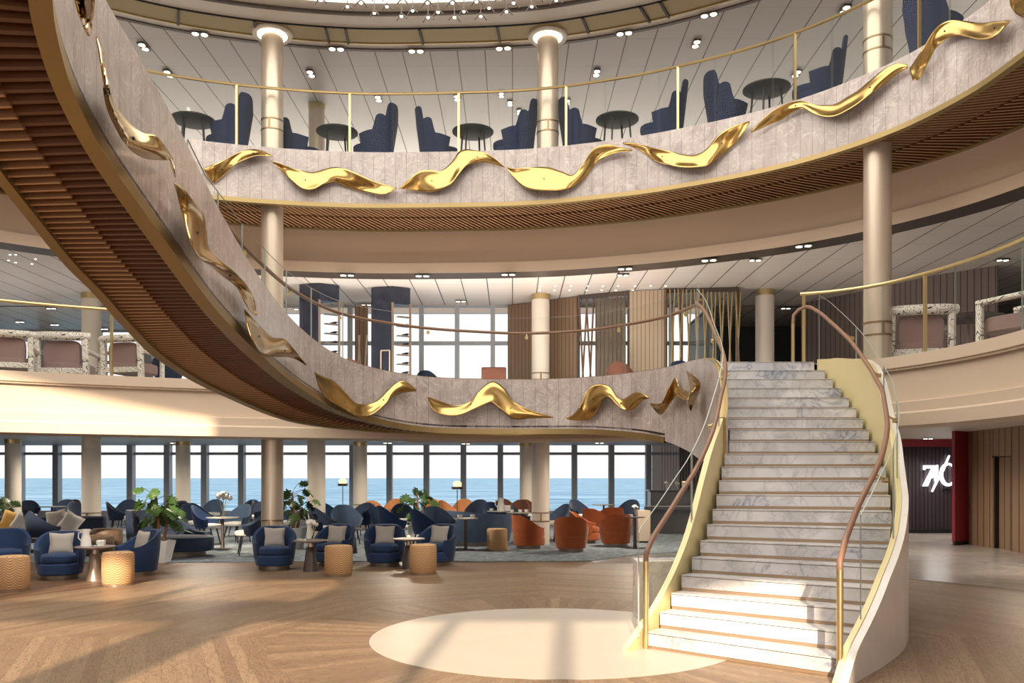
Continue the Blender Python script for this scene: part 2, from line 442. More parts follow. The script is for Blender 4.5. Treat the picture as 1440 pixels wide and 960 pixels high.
# ================================================================== CAMERA, SUN, SKY
cam = bpy.data.objects.new('camera', bpy.data.cameras.new('camera')); COL.objects.link(cam)
cam.location = (0, 0, EYE); cam.rotation_euler = (PI / 2, 0, 0)
cam.data.sensor_width = 36; cam.data.lens = 36 * F / 1440; cam.data.shift_y = 191 / 1440
cam.data.clip_end = 20000; cam.data.clip_start = .05
SC.camera = cam
SUN_T = Vector((.068, 1, -.45)).normalized()
sun = bpy.data.objects.new('sun', bpy.data.lights.new('sun', 'SUN')); COL.objects.link(sun)
sun.rotation_euler = SUN_T.to_track_quat('-Z', 'Y').to_euler()
sun.data.energy = 8.2; sun.data.color = (1, .80, .58); sun.data.angle = math.radians(.7)
w = bpy.data.worlds.new('sky'); SC.world = w; w.use_nodes = True
wt = w.node_tree; wt.nodes.clear()
wo = wt.nodes.new('ShaderNodeOutputWorld'); bg = wt.nodes.new('ShaderNodeBackground')
tc = wt.nodes.new('ShaderNodeTexCoord'); sp = wt.nodes.new('ShaderNodeSeparateXYZ'); cr = wt.nodes.new('ShaderNodeValToRGB')
wt.links.new(tc.outputs['Generated'], sp.inputs[0]); wt.links.new(sp.outputs[2], cr.inputs[0])
els = cr.color_ramp.elements
for p, c in ((0, (.93, .88, .86)), (.03, (.98, .90, .85)), (.12, (1, .97, .94)), (.6, (.80, .88, 1))):
    if p == 0: e = els[0]; e.position = 0
    elif p == .6: e = els[-1]; e.position = .6
    else: e = els.new(p)
    e.color = (*c, 1)
wt.links.new(cr.outputs[0], bg.inputs[0]); bg.inputs[1].default_value = 1.05
wt.links.new(bg.outputs[0], wo.inputs[0])
vs = SC.view_settings
vs.view_transform = 'Standard'; vs.look = 'None'; vs.gamma = 1; vs.use_curve_mapping = False; vs.exposure = 0.20
cy = SC.cycles
cy.use_denoising = True; cy.max_bounces = 7; cy.diffuse_bounces = 3; cy.glossy_bounces = 3; cy.transparent_max_bounces = 16
cy.transmission_bounces = 2; cy.caustics_reflective = False; cy.caustics_refractive = False; cy.sample_clamp_indirect = 4
cy.use_adaptive_sampling = True

# ================================================================== PLAN CURVES
U = smooth([(5.2, 5.5), (5.9, 7), (6.35, 8.2), (6.62, 9.5), (6.76, 10.8), (6.74, 11.7), (6.62, 12.5), (6.2, 13.67), (5.42, 14.78), (4.47, 15.64),
            (3.27, 16.37), (2.15, 16.89), (.39, 17.4), (-1.76, 17.57), (-3.51, 17.55), (-5.54, 17.18), (-7.3, 16.5), (-9.06, 15.3),
            (-10.8, 13.4), (-11.9, 11), (-12.3, 8.5), (-12, 6)], .2)
ML = smooth([(-2.2, 17.75), (-4, 17.35), (-6.2, 16.5), (-7.7, 15.85), (-9.06, 15.1), (-10.6, 13.8), (-11.9, 11.5), (-12.4, 8.5), (-12.2, 6)], .2)
MC = smooth([(4.5, 15.4), (3.7, 16.4), (2.4, 17.2), (.9, 17.75), (-.8, 17.9), (-2.2, 17.75)], .2)
MR = smooth([(5.3, 6), (6.0, 7.6), (6.4, 9.3), (6.6, 11.0), (6.42, 12.4), (5.96, 13.57), (5.4, 14.15), (4.86, 14.4)], .2)
# marble parapet: x, y, top, bottom
Bp = [(2.62, 10.8, 2.45, 1.62), (2.68, 10.95, 2.58, 1.7), (2.74, 11.2, 2.81, 1.74), (2.78, 11.4, 2.99, 1.78), (2.80, 11.6, 3.14, 1.8), (2.81, 11.9, 3.29, 1.84), (2.82, 12.2, 3.38, 1.88),
      (2.84, 12.6, 3.45, 1.93), (2.85, 13, 3.5, 1.98), (2.79, 13.7, 3.55, 2.14), (2.58, 14.4, 3.55, 2.31), (2.2, 15, 3.55, 2.42), (1.45, 15.75, 3.55, 2.52), (.58, 16.1, 3.55, 2.545), (-.27, 16.12, 3.55, 2.545),
      (-1.41, 15.92, 3.56, 2.56), (-2.23, 15.45, 3.62, 2.65), (-2.92, 14.6, 3.76, 2.84), (-3.23, 12.9, 3.99, 3.08), (-3.21, 10.8, 4.25, 3.28),
      (-3.08, 9.2, 4.45, 3.39), (-2.99, 8.2, 4.62, 3.50), (-2.9, 7.4, 4.75, 3.61), (-2.79, 6.4, 4.84, 3.74), (-2.72, 5.7, 4.90, 3.86),
      (-2.62, 5.1, 4.95, 3.99), (-2.46, 4.6, 5.0, 4.07), (-2.28, 4.2, 5.05, 4.11), (-2.0, 3.7, 5.1, 4.15), (-1.6, 3.2, 5.15, 4.2)]
B = smooth(Bp, .12)
# outer edge of the ramp soffit, section by section
Rin = [(3.0, 13.7, 3.3), (2.58, 14.4, 2.31), (2.2, 15, 2.42), (1.45, 15.75, 2.52), (.58, 16.1, 2.545), (-.27, 16.12, 2.545), (-1.41, 15.92, 2.56), (-2.23, 15.45, 2.65), (-2.92, 14.6, 2.84), (-3.23, 12.9, 3.08), (-3.21, 10.8, 3.28),
       (-3.08, 9.2, 3.39), (-2.99, 8.2, 3.50), (-2.9, 7.4, 3.61), (-2.79, 6.4, 3.74), (-2.72, 5.7, 3.86), (-2.62, 5.1, 3.99), (-2.46, 4.6, 4.07), (-2.28, 4.2, 4.11), (-2.0, 3.7, 4.15), (-1.6, 3.2, 4.2)][1:]
Rout = [(3.6, 15.4, 2.5), (2.7, 16.1, 2.55), (1.8, 16.8, 2.6), (.65, 17.3, 2.6), (-.27, 17.4, 2.6), (-1.5, 17.2, 2.61), (-2.75, 16.7, 2.64), (-4.0, 15.5, 2.76), (-4.5, 13.0, 3.05), (-4.42, 10.8, 3.22),
        (-4.16, 9.2, 3.37), (-3.98, 8.2, 3.50), (-3.87, 7.4, 3.61), (-3.64, 6.4, 3.72), (-3.50, 5.7, 3.83), (-3.38, 5.1, 3.97), (-3.2, 4.5, 4.05), (-3.0, 3.95, 4.1), (-2.6, 3.3, 4.15), (-2.1, 2.8, 4.2)]

class Surf:
    """meets a view ray with the vertical surface that stands (off) in front of a plan curve"""
    def __init__(s, c): s.c = c; s.n = normals(c)
    def hit(s, x, y, off=0.0):
        k = (x - 720) / F; best = None; cc = s.c; nn = s.n
        for a, b, na, nb in zip(cc, cc[1:], nn, nn[1:]):
            ax, ay = a[0] - na[0] * off, a[1] - na[1] * off; bx, by = b[0] - nb[0] * off, b[1] - nb[1] * off
            fa = ax - k * ay; fb = bx - k * by
            if fa * fb <= 0 and fa != fb:
                Y = ay + (by - ay) * fa / (fa - fb)
                if Y > 1 and (best is None or Y < best): best = Y
        if best is None: best = min(((abs(a[0] - na[0] * off - k * (a[1] - na[1] * off)), a[1] - na[1] * off) for a, na in zip(cc, nn) if a[1] - na[1] * off > 1))[1]
        return PD(x, y, best)

# ================================================================== FLOOR AND SHELL
mb = MB(); mb.add([(-30, -8, 0), (22, -8, 0), (22, 34, 0), (-30, 34, 0)], [(0, 1, 2, 3)])
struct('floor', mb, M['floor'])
# disc of pale stone
mb = MB(); mb.lathe([(1.95, .001), (1.95, .004), (0.001, .004)], .45, 9.12, 96)
props(mb.build('trim_1', M['stone']), kind='structure')
mb = MB()
for r in (8.05,):
    vs = []; n = 160
    for k in range(n + 1):
        a = 2 * PI * k / n
        for rr in (r, r + .03): vs.append((.45 + rr * math.cos(a), 9.12 + rr * math.sin(a), .003))
    mb.add(vs, [(2 * i, 2 * i + 1, 2 * i + 3, 2 * i + 2) for i in range(n)])
props(mb.build('trim_2', M['ring']), kind='structure')
# grey marble floor on the right, outside the wooden circle
poly = [(1.63, 17.35), (2.75, 18.7), (5.5, 20.5), (5.5, 33), (21, 33), (21, 2), (8.2, 2)]
arc = [(.5 + 8.1 * math.cos(a), 9 + 8.1 * math.sin(a)) for a in [math.radians(-10 + 92 * k / 30) for k in range(31)]]
pts = poly + arc
mb = MB(); mb.prism(pts, .001, .006); props(mb.build('floor_marble', M['marblefloor']), kind='structure')
# carpet
cp = [(-29, 16.9), (-7, 17.0), (-4, 17.15), (0, 17.25), (1.63, 17.3), (2.75, 18.65), (5.45, 20.45), (5.45, 30.8), (-29, 30.8)]
mb = MB(); mb.prism(cp, .001, .014); props(mb.build('floor_carpet', M['carpet']), kind='structure')
# walls behind and beside
mb = MB()
# unseen back wall behind the camera; piers and openings shaped to place sun patches
YB = -5.0
def wallbox(x0, x1, z0, z1): mb.box(x0, x1, YB - .3, YB, z0, z1)
wallbox(-30, -8.3, 4.4, 10.9); 
wallbox(-8.3, 22, 4.4, 4.75)
wallbox(-8.3, 22, 6.9, 7.55)
wallbox(-8.3, -5.9, 4.75, 5.3)
wallbox(-7.3, 22, 8.75, 12.8); wallbox(-8.3, -7.3, 8.75, 10.9)
wallbox(-30, -13.5, 10.9, 12.8)
wallbox(-13.5, -7.3, 12.7, 12.8)
for xm, wd in ((-4.55, .9), (-1.72, .17), (-.42, .2), (3.4, 2.9), (7.3, .3), (10.2, .3), (13, .3)):
    wallbox(xm - wd / 2, xm + wd / 2, 4.75, 6.9)
wallbox(-4.0, 22, 7.55, 8.75); wallbox(-6.3, -6.1, 7.55, 8.75)
for k in range(14): wallbox(-28 + k * 3.6, -27.8 + k * 3.6, 0, 4.4)
struct('wall_back', mb, M['whitepaint'])
mb = MB(); mb.box(-30.2, -30, -8, 34, 0, 12.8); struct('wall_left', mb, M['beige2'])
mb = MB(); mb.box(22, 22.2, -8, 34, 0, 12.8); struct('wall_right', mb, M['beige2'])
mb = MB(); mb.box(-30, 22, 33.8, 34, 8.2, 12.8); mb.box(5.5, 22, 33.5, 33.8, 0, 3.0); struct('wall_front', mb, M['whitepaint'])

# ================================================================== SEA
mb = MB(); mb.add([(-9000, 40, -14), (9000, 40, -14), (9000, 16000, -14), (-9000, 16000, -14)], [(0, 1, 2, 3)])
props(mb.build('sea', M['sea']), 'blue rippled sea stretching to the horizon outside the windows', 'sea', kind='stuff')

# ================================================================== WINDOW WALLS
def window_wall(name, xs, y, z0, z1, zt, w, dep, x0, x1, sill=0):
    mb = MB()
    for x in xs: mb.box(x - w / 2, x + w / 2, y - dep, y, z0, z1)
    mb.box(x0, x1, y - .08, y, zt - .05, zt + .05); mb.box(x0, x1, y - .1, y, z1 - .05, z1 + .1)
    if sill: mb.box(x0, x1, y - .35, y + .05, z0, sill)
    o = struct(name, mb, M['mullion'])
    g = MB(); g.add([(x0, y + .01, z0), (x1, y + .01, z0), (x1, y + .01, z1), (x0, y + .01, z1)], [(0, 1, 2, 3)])
    g.build('pane', M['pane'], o)
    return o
X0 = GX(32, 31)
window_wall('window_1', [X0 + 1.335 * k for k in range(-5, 20)], 31, 0, 2.93, 2.56, .20, .3, -25, 7.6, .5)
X0 = GX(593, 22.9)
window_wall('window_2', [X0 + .955 * k for k in range(-4, 9)], 22.9, 3.5, 6.3, 5.29, .12, .12, -6.9, 5.4)
window_wall('window_3', [-21 + 1.6 * k for k in range(0, 9)], 26.8, 3.5, 6.3, 5.3, .3, .2, -22, -6.9)

# ================================================================== DECK SLABS AND CEILINGS
def slab(name, front, z0, z1, mats, ymax=31, xa=-30, xb=22, mis=(0, 1, 2)):
    """slab between a front plan curve (right to left) and the ship's sides; underside mats[0], top mats[1], edge mats[2]"""
    mb = MB(); n = len(front); back = []
    cx, cyy = -2.0, 6.0
    for p in front:
        dx, dy = p[0] - cx, p[1] - cyy; t = 1e9
        if dx > 0: t = min(t, (xb - cx) / dx)
        if dx < 0: t = min(t, (xa - cx) / dx)
        if dy > 0: t = min(t, (ymax - cyy) / dy)
        if dy < 0: t = min(t, (-5 - cyy) / dy)
        back.append((cx + dx * t, cyy + dy * t))
    lo = [(p[0], p[1], z0) for p in front] + [(*b, z0) for b in back]
    hi = [(p[0], p[1], z1) for p in front] + [(*b, z1) for b in back]
    qs = [(i, i + 1, n + i + 1, n + i) for i in range(n - 1)]
    mb.add(lo, qs, 0); mb.add(hi, qs, 1)
    mb.add([(p[0], p[1], z) for p in front for z in (z0, z1)], [(2 * i, 2 * i + 1, 2 * i + 3, 2 * i + 2) for i in range(n - 1)], 2)
    return struct(name, mb, mats, fix=False)
def with_corners(c, first, last): return [first] + list(c) + [last]
Oc = offset(U, 1.75)
# upper deck: floor from the marble parapet back, its ceiling over the middle deck starts behind the fascia
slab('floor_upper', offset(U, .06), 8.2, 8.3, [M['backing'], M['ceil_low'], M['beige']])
slab('ceiling_middle', offset(U, 2.2), 6.3, 6.4, [M['ceil_mid'], M['beige'], M['beige']], ymax=23)
mb = MB(); mb.box(5.4, 22, 22.9, 26.1, 6.3, 6.4); mb.box(-24, -6.9, 22.9, 26.9, 6.3, 6.4); struct('ceiling_middle_bay', mb, M['ceil_mid'])
mb = MB(); mb.box(5.4, 22, 26, 26.1, 3.5, 6.35); mb.box(5.4, 5.5, 22.9, 26.1, 3.5, 6.35); struct('wall_middle_back', mb, M['dark'])
mb = MB(); mb.box(-7.0, -6.9, 22.9, 26.9, 3.5, 6.35); struct('wall_middle_left', mb, M['dark'])
mw = [(7.76, 22.6), (8.7, 21.2), (9.6, 19.6), (10.6, 18.6)]
mb = sweep(MB(), mw, [(0, 3.5), (0, 6.3), (.1, 6.3), (.1, 3.5)], smooth_f=False); struct('wall_middle_right', mb, M['mauvewall'])
slab('ceiling_upper', offset(U, .93), 10.95, 11.1, [M['ceil_top'], M['beige'], M['beige']], ymax=33.7)
landing = [(4.86, 14.4), (4.76, 13.5), (2.95, 13.5)]
front_mid = list(reversed([])) + [(p[0], p[1]) for p in MR] + landing[1:] + [(p[0] + .03, p[1] + .03) for p in B if p[1] > 13.3 and p[0] > -2.4][0:] + [(-3.3, 16.4)] + [(p[0], p[1]) for p in ML if p[0] < -4.2]
slab('floor_middle', front_mid, 3.38, 3.5, [M['ceil_low'], M['ceil_low'], M['beige']], ymax=31)
lowfront = [(p[0], p[1]) for p in MR[:-3]] + [(p[0], p[1]) for p in MC] + [(p[0], p[1]) for p in ML[1:]]
slab('ceiling_lower', offset(lowfront, .3), 2.86, 2.95, [M['ceil_low'], M['ceil_low'], M['beige']])
mb = MB(); mb.prism([(3.1, 13.6), (4.8, 13.6), (5.0, 14.5), (4.2, 15.6), (3.5, 15.8), (2.95, 15.3)], 3.1, 3.3); struct('ceiling_landing', mb, M['beige2'])
# roof over the void and the luminous ceiling
mb = MB(); mb.box(-30, 22, -5.3, 34, 12.8, 13.0); struct('ceiling_roof', mb, M['whitepaint'])

def swept(name, c, prof, mats, kind='structure', mis=None, closed=True):
    o = sweep(MB(), c, prof, mis=mis, closed=closed).build(name, mats); flat_edges(o)
    return props(o, kind=kind) if kind else o
# ---- top ring
swept('ceiling_ring', U, [(-.5, 10.96), (0, 10.96), (0, 11.1), (-.5, 11.1)], M['whitepaint'])
swept('trim_3', U, [(-.56, 10.93), (-.5, 10.93), (-.5, 11.0), (-.56, 11.0)], M['darkstrip'])
swept('ceiling_cove', U, [(-.56, 10.99), (-.86, 10.99), (-.86, 11.1), (-.5, 11.1), (-.5, 11.0)], M['whitepaint'])
swept('trim_4', U, [(0, 10.93), (.02, 10.93), (.02, 11.0), (0, 11.0)], M['black'])
o = swept('ceiling_gold_mesh', U, [(.02, 10.945), (.62, 10.945), (.62, 11.05), (.02, 11.05)], M['goldmesh'])
swept('trim_5', U, [(.60, 10.93), (.63, 10.93), (.63, 11.0), (.60, 11.0)], M['brass'])
swept('ceiling_band', U, [(.63, 10.955), (.86, 10.955), (.86, 11.05), (.63, 11.05)], M['whitepaint'])
swept('trim_6', U, [(.84, 10.93), (.93, 10.93), (.93, 11.0), (.84, 11.0)], M['darkstrip'])
# dark joints across the gold mesh
s_ = arclen(U); acc = 0; mb = MB(); nu = normals(U)
for i, (p, nn) in enumerate(zip(U, nu)):
    if s_[i] >= acc:
        acc += 1.62
        a = Vector((p[0], p[1], 10.93)); b = Vector((p[0] + nn[0] * .62, p[1] + nn[1] * .62, 10.93))
        mb.bar(a, b, .045, .04)
        if (i // 8) % 3 == 1:
            t = Vector((-nn[1], nn[0], 0)) * .4; mb.bar(a + t, b + t, .045, .04)
struct('trim_7', mb, M['black'])
# luminous ceiling panel
LC = [(p[0], p[1]) for p in offset(U, -.84)]
mb = MB(); n = len(LC)
mb.add([(*p, 11.03) for p in LC] + [(-3, 6, 11.03)], [(i, i + 1, n) for i in range(n - 1)])
mb.add([(*p, 11.03) for p in (LC[0], LC[-1])] + [(LC[-1][0] + 1, 3.0, 11.03), (LC[0][0], 3.0, 11.03)], [(0, 1, 2, 3)])
lum = props(mb.build('luminous_ceiling', M['lum'], fix=False), 'glowing cream ceiling panel inside the top ring of the atrium', 'ceiling light')

# ---- upper parapet
gs = [M['marble'], M['gold'], M['backing']]
swept('wall_upper_parapet', U, [(0, 7.33), (0, 8.4), (.07, 8.42), (.12, 8.4), (.12, 7.33)], gs, mis=[0, 1, 1, 0, 1])
swept('trim_8', U, [(-.02, 7.25), (-.02, 7.335), (.10, 7.335), (.10, 7.25)], M['gold'])
# underside: dark backing with slats, outer gold line, fascia
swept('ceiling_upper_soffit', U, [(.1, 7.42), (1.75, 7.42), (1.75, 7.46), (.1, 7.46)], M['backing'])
swept('trim_9', U, [(1.66, 7.27), (1.78, 7.27), (1.78, 7.36), (1.66, 7.36)], M['gold'])
swept('wall_upper_fascia', U, [(1.78, 7.45), (1.76, 6.9), (1.80, 6.55), (1.70, 6.54), (1.70, 6.31), (2.2, 6.29), (2.2, 6.40), (1.9, 7.45)], [M['beige2'], M['darkstrip']], mis=[0, 0, 0, 0, 1, 0, 0, 0])
def slats(name, inner, outer, zoff, w, h, gap, mats, split, skew=0):
    """slats spanning two polylines of 3-D points (same count); split = fraction where the second run begins"""
    ins = arclen(inner); L = ins[-1]; n = int(L / gap); mb = MB()
    def at(line, s):
        s = min(max(s, 0), L - 1e-4)
        lo, hi = 0, len(ins) - 1
        while hi - lo > 1:
            m = (lo + hi) // 2
            if ins[m] <= s: lo = m
            else: hi = m
        t = (s - ins[lo]) / max(1e-9, ins[hi] - ins[lo])
        return Vector(line[lo]).lerp(Vector(line[hi]), t)
    up = Vector((0, 0, zoff))
    for k in range(n):
        s = (k + .5) * gap
        a = at(inner, s) + up; b = at(outer, s + skew) + up
        m = a.lerp(b, split)
        mb.bar(a, m, w, h, 0)
        m2 = a.lerp(b, split - .02)
        mb.bar(m2 + Vector((0, 0, -.03)), b + Vector((0, 0, -.03)), w * .8, h * .8, 1)
        mb.bar(m2 + Vector((0, 0, -.03 - h * .4)), b + Vector((0, 0, -.03 - h * .4)), w * .35, .012, 2)
    return struct(name, mb, mats, fix=False)
ui = [(p[0], p[1], 7.36) for p in offset(U, .12)]; uo = [(p[0], p[1], 7.36) for p in offset(U, 1.68)]
slats('ceiling_upper_slats', ui, uo, 0, .045, .09, .11, [M['slat3'], M['slat'], M['slat2']], .48, -.75)

# ---- ramp: marble parapet, soffit, slats
def bz(p): return p[3]
def tz(p): return p[2]
o = sweep(MB(), B, [(0, bz), (0, tz), (.05, lambda p: p[2] + .015), (.09, tz), (.09, bz)], mis=[0, 1, 1, 0, 1]).build('wall_ramp_parapet', gs); flat_edges(o); props(o, kind='structure')
def interp_pairs(step=.12):
    rin = smooth([(*a, *b) for a, b in zip(Rin, Rout)], step)
    return [q[:3] for q in rin], [q[3:] for q in rin]
ri, ro = interp_pairs()
def strip(mb, la, lb, ta, tb, dz, mi=0, th=.03):
    A = [Vector(a).lerp(Vector(b), ta) + Vector((0, 0, dz)) for a, b in zip(la, lb)]
    Bq = [Vector(a).lerp(Vector(b), tb) + Vector((0, 0, dz)) for a, b in zip(la, lb)]
    n = len(A); h = Vector((0, 0, th))
    vs = []
    for a, b in zip(A, Bq): vs += [a, b, b + h, a + h]
    mb.add(vs, [(4 * i + k, 4 * i + (k + 1) % 4, 4 * i + 4 + (k + 1) % 4, 4 * i + 4 + k) for i in range(n - 1) for k in range(4)], mi, None, False)
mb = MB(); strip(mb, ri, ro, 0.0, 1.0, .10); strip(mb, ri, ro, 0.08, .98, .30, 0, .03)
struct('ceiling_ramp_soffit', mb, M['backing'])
mb = MB(); strip(mb, ri, ro, -.02, .125, -.03, 0, .10); strip(mb, ri, ro, .93, 1.03, -.05, 0, .36)
struct('trim_10', mb, M['gold'])
ri2 = [Vector(a).lerp(Vector(b), .125) for a, b in zip(ri, ro)]; ro2 = [Vector(a).lerp(Vector(b), .94) for a, b in zip(ri, ro)]
slats('ceiling_ramp_slats', ri2, ro2, .05, .045, .08, .105, [M['slat'], M['slat3'], M['slat2']], .52, 0)

# ---- middle deck fascia
pf = [(0, 3.41), (-.03, 3.42), (-.03, 3.6), (.12, 3.6), (.2, 3.5), (.2, 2.46), (.12, 2.46), (-.06, 2.5), (-.06, 2.69), (-.02, 2.72), (-.02, 2.87), (.06, 2.89), (.06, 3.38)]
swept('wall_middle_fascia_left', ML, pf, M['beige'])
swept('wall_middle_fascia_right', MR, pf, M['beige'])
swept('wall_middle_fascia_centre', MC, [(0, 3.3), (0, 2.9), (-.06, 2.68), (-.06, 2.5), (.12, 2.44), (.3, 2.44), (.3, 3.3)], M['beige2'])
# ================================================================== STAIRCASE
RH = .1665
Ln = {1: (1.336, 8.48, -41, 1.90), 2: (1.508, 8.69, -39, 1.90), 3: (1.657, 8.87, -37, 1.90), 4: (1.80, 9.06, -35, 1.90), 5: (1.955, 9.27, -32.5, 1.90),
      6: (2.09, 9.47, -29, 1.90), 7: (2.215, 9.69, -25, 1.90), 8: (2.325, 9.89, -21, 1.90), 9: (2.42, 10.10, -16, 1.90), 10: (2.50, 10.30, -10.5, 1.92),
      11: (2.58, 10.50, -5.5, 1.95), 12: (2.67, 10.72, -2, 1.93), 13: (2.79, 10.95, 0, 1.87)}
for k in range(14, 22):
    rx = {14: 4.70, 15: 4.74, 16: 4.77, 17: 4.78, 18: 4.78, 19: 4.77, 20: 4.76, 21: 4.70}[k]
    lx = {14: 2.87, 15: 2.91}.get(k, 2.93)
    Ln[k] = (lx, 10.95 + .29 * (k - 13), 0, rx - lx)
Rn = {}
for k, (x, y, a, wd) in Ln.items(): Rn[k] = (x + wd * math.cos(math.radians(a)), y + wd * math.sin(math.radians(a)))
stairs = empty('staircase', 'curved staircase of veined white marble steps with pale gold sides and glass balustrades', 'staircase', (2.2, 8.0, 0))
off0 = Vector(stairs.location)
def under(o, parent): o.parent = parent; o.matrix_parent_inverse = Matrix.Translation(-Vector(parent.location)); return o
for k in range(1, 22):
    a = Vector((Ln[k][0], Ln[k][1])); b = Vector(Rn[k])
    if k < 21: c = Vector((Ln[k + 1][0], Ln[k + 1][1])); d = Vector(Rn[k + 1])
    else: c = a + Vector((0, .3)); d = b + Vector((0, .3))
    fw = ((c + d) / 2 - (a + b) / 2).normalized()
    z0 = RH * (k - 1); z1 = RH * k
    mb = MB(); q = [a, b, d + fw * .05, c + fw * .05]
    mb.prism([tuple(v) for v in q], z0 + .034, z1)
    mb.prism([tuple(v) for v in (a + fw * .03, b + fw * .03, d + fw * .05, c + fw * .05)], max(0, z0 - .22), z0 + .034)
    st = under(mb.build('step', M['stair']), stairs)
    g = MB(); g.prism([tuple(v) for v in (a + fw * .012, b + fw * .012, b + fw * .05, a + fw * .05)], z0 + .001, z0 + .0335)
    gg = g.build('groove_strip', M['groove']); gg.parent = st
    g = MB(); g.prism([tuple(v) for v in (a - fw * .002, b - fw * .002, b + fw * .003, a + fw * .003)], z1 - .016, z1 - .011)
    gg = g.build('nosing_line', M['darkstrip']); gg.parent = st
# left side plate
Sl = [(1.13, 8.28, .05, 0), (1.20, 8.38, .10, 0), (1.29, 8.50, .19, 0), (1.46, 8.73, .345, 0), (1.61, 8.91, .53, 0), (1.75, 9.08, .73, .1), (1.91, 9.30, 1.0, .25), (2.04, 9.49, 1.28, .4), (2.165, 9.71, 1.58, .6),
      (2.275, 9.92, 1.82, .8), (2.37, 10.12, 2.0, .95), (2.46, 10.31, 2.15, 1.1), (2.55, 10.5, 2.28, 1.3), (2.64, 10.72, 2.40, 1.5), (2.745, 10.95, 2.60, 1.7), (2.82, 11.2, 2.83, 1.8), (2.86, 11.4, 3.0, 1.9), (2.885, 11.6, 3.15, 2.0),
      (2.90, 11.9, 3.30, 2.2), (2.91, 12.2, 3.39, 2.4), (2.925, 12.6, 3.46, 2.6), (2.935, 13.15, 3.51, 3.0)]
Sls = smooth(Sl, .08)
o = sweep(MB(), Sls, [(-.065, bz), (-.065, tz), (.0, tz), (.0, bz)]).build('left_side_plate', M['stringer']); under(o, stairs)
# right side wall: gold inside, marble outside
hz = {1: .12, 2: .12, 3: .12, 4: .12, 5: .12, 6: .13, 7: .14, 8: .15, 9: .18, 10: .26, 11: .36, 12: .5, 13: .68, 14: .80, 15: .76, 16: .68, 17: .55, 18: .43, 19: .31, 20: .17, 21: .04}
Sr = [(2.62, 6.98, .03), (2.70, 7.08, .14)] + [(Rn[k][0] + .045 * math.cos(math.radians(Ln[k][2])), Rn[k][1] + .045 * math.sin(math.radians(Ln[k][2])), RH * k + hz[k]) for k in range(1, 22)]
Srs = smooth(Sr, .08)
o = sweep(MB(), Srs, [(0, 0), (0, tz), (.05, tz), (.05, 0)]).build('right_side_plate', M['stringer']); under(o, stairs)
o = sweep(MB(), Srs, [(.05, 0), (.05, lambda p: p[2] - .012), (.12, lambda p: p[2] - .012), (.12, 0)]).build('right_marble_cladding', M['clad']); under(o, stairs)
o['label'] = 'cream marble cladding on the outside of the curved stair'
# low marble plinth on the left
mb = MB(); mb.prism([(1.50, 10.2), (2.45, 10.35), (2.45, 10.75), (1.50, 10.6)], 0, .70); under(mb.build('side_plinth', M['plinth'], bevel=.01), stairs)
# hand rails, posts, glass
def rail_tube(pts, r=.027, n=10): return MB().tube(pts, r, n)
def zz(k, h): return RH * k + h
rr = [(2.74, 7.13, .93), (2.74, 7.13, 1.02), (2.77, 7.17, 1.10), (2.84, 7.26, 1.18)] + [(Rn[k][0] - .06, Rn[k][1] - .03, zz(k, .92 if k < 12 else .92 - .008 * (k - 11))) for k in range(3, 22)]
rs = smooth([(p[0], p[1], p[2]) for p in rr], .08)
rs = [rr[0]] + rs[0:] if rs[0] != rr[0] else rs
tail = [(4.62, 13.40, 4.38), (4.52, 13.46, 4.34), (4.45, 13.48, 4.26), (4.44, 13.48, 4.12)]
o = under(rail_tube([Vector(p) for p in [(2.74, 7.13, .93), (2.74, 7.13, 1.0)] + rs[2:] + tail]).build('right_handrail', M['leather']), stairs)
o['label'] = 'tan leather wrapped handrail'
for (x, y, z0, z1) in ((2.74, 7.13, 0, .93), (1.33, 8.47, 0, .87), (4.44, 13.48, 3.5, 4.12)):
    under(MB().tube([(x, y, z0), (x, y, z1)], .028, 12).build('newel_post', M['brass']), stairs)
lr = [(1.35, 8.5, .98), (1.42, 8.6, 1.09)] + [(Ln[k][0] + .0, Ln[k][1] + .01, zz(k, .86 + .004 * k)) for k in range(2, 13)] + [(2.80, 11.2, 3.16), (2.86, 11.6, 3.42), (2.88, 12.0, 3.66), (2.9, 12.5, 3.98), (2.91, 13.0, 4.26), (2.88, 13.35, 4.43)]
lrs = smooth(lr, .08)
o = under(rail_tube([Vector(p) for p in [(1.33, 8.47, .86), (1.33, 8.47, .93)] + lrs]).build('left_handrail', M['leather']), stairs)
def glass_run(c, zlo, zhi, off, seg, name, parent, mat=None, gap=.012, th=.012):
    """panels of glass along a curve"""
    c2 = offset(c, off); s = arclen(c2); n = max(1, round(s[-1] / seg)); L = s[-1] / n; out = []
    for k in range(n):
        pts = []
        def at(q):
            for i in range(len(s) - 1):
                if s[i + 1] >= q: break
            t = (q - s[i]) / max(1e-9, s[i + 1] - s[i]); t = min(max(t, 0), 1)
            return tuple(a + (b - a) * t for a, b in zip(c2[i], c2[i + 1]))
        m = max(2, int(L / .12)); pts = [at(k * L + gap + (L - 2 * gap) * j / m) for j in range(m + 1)]
        mb = sweep(MB(), pts, [(0, zlo), (0, zhi), (th, zhi), (th, zlo)], mis=[0, 1, 0, 1])
        o = mb.build(name, [mat or M['glass'], M['gedge']])
        under(o, parent); out.append(o)
    return out
gl = [(Rn[k][0] + .065 * math.cos(math.radians(Ln[k][2])), Rn[k][1] + .065 * math.sin(math.radians(Ln[k][2])), RH * k + hz[k] - .04, zz(k, 1.04)) for k in range(2, 22)]
glass_run(smooth(gl, .1), lambda p: p[2], lambda p: max(p[3], p[2] + .1), 0, 1.25, 'glass_panel', stairs)
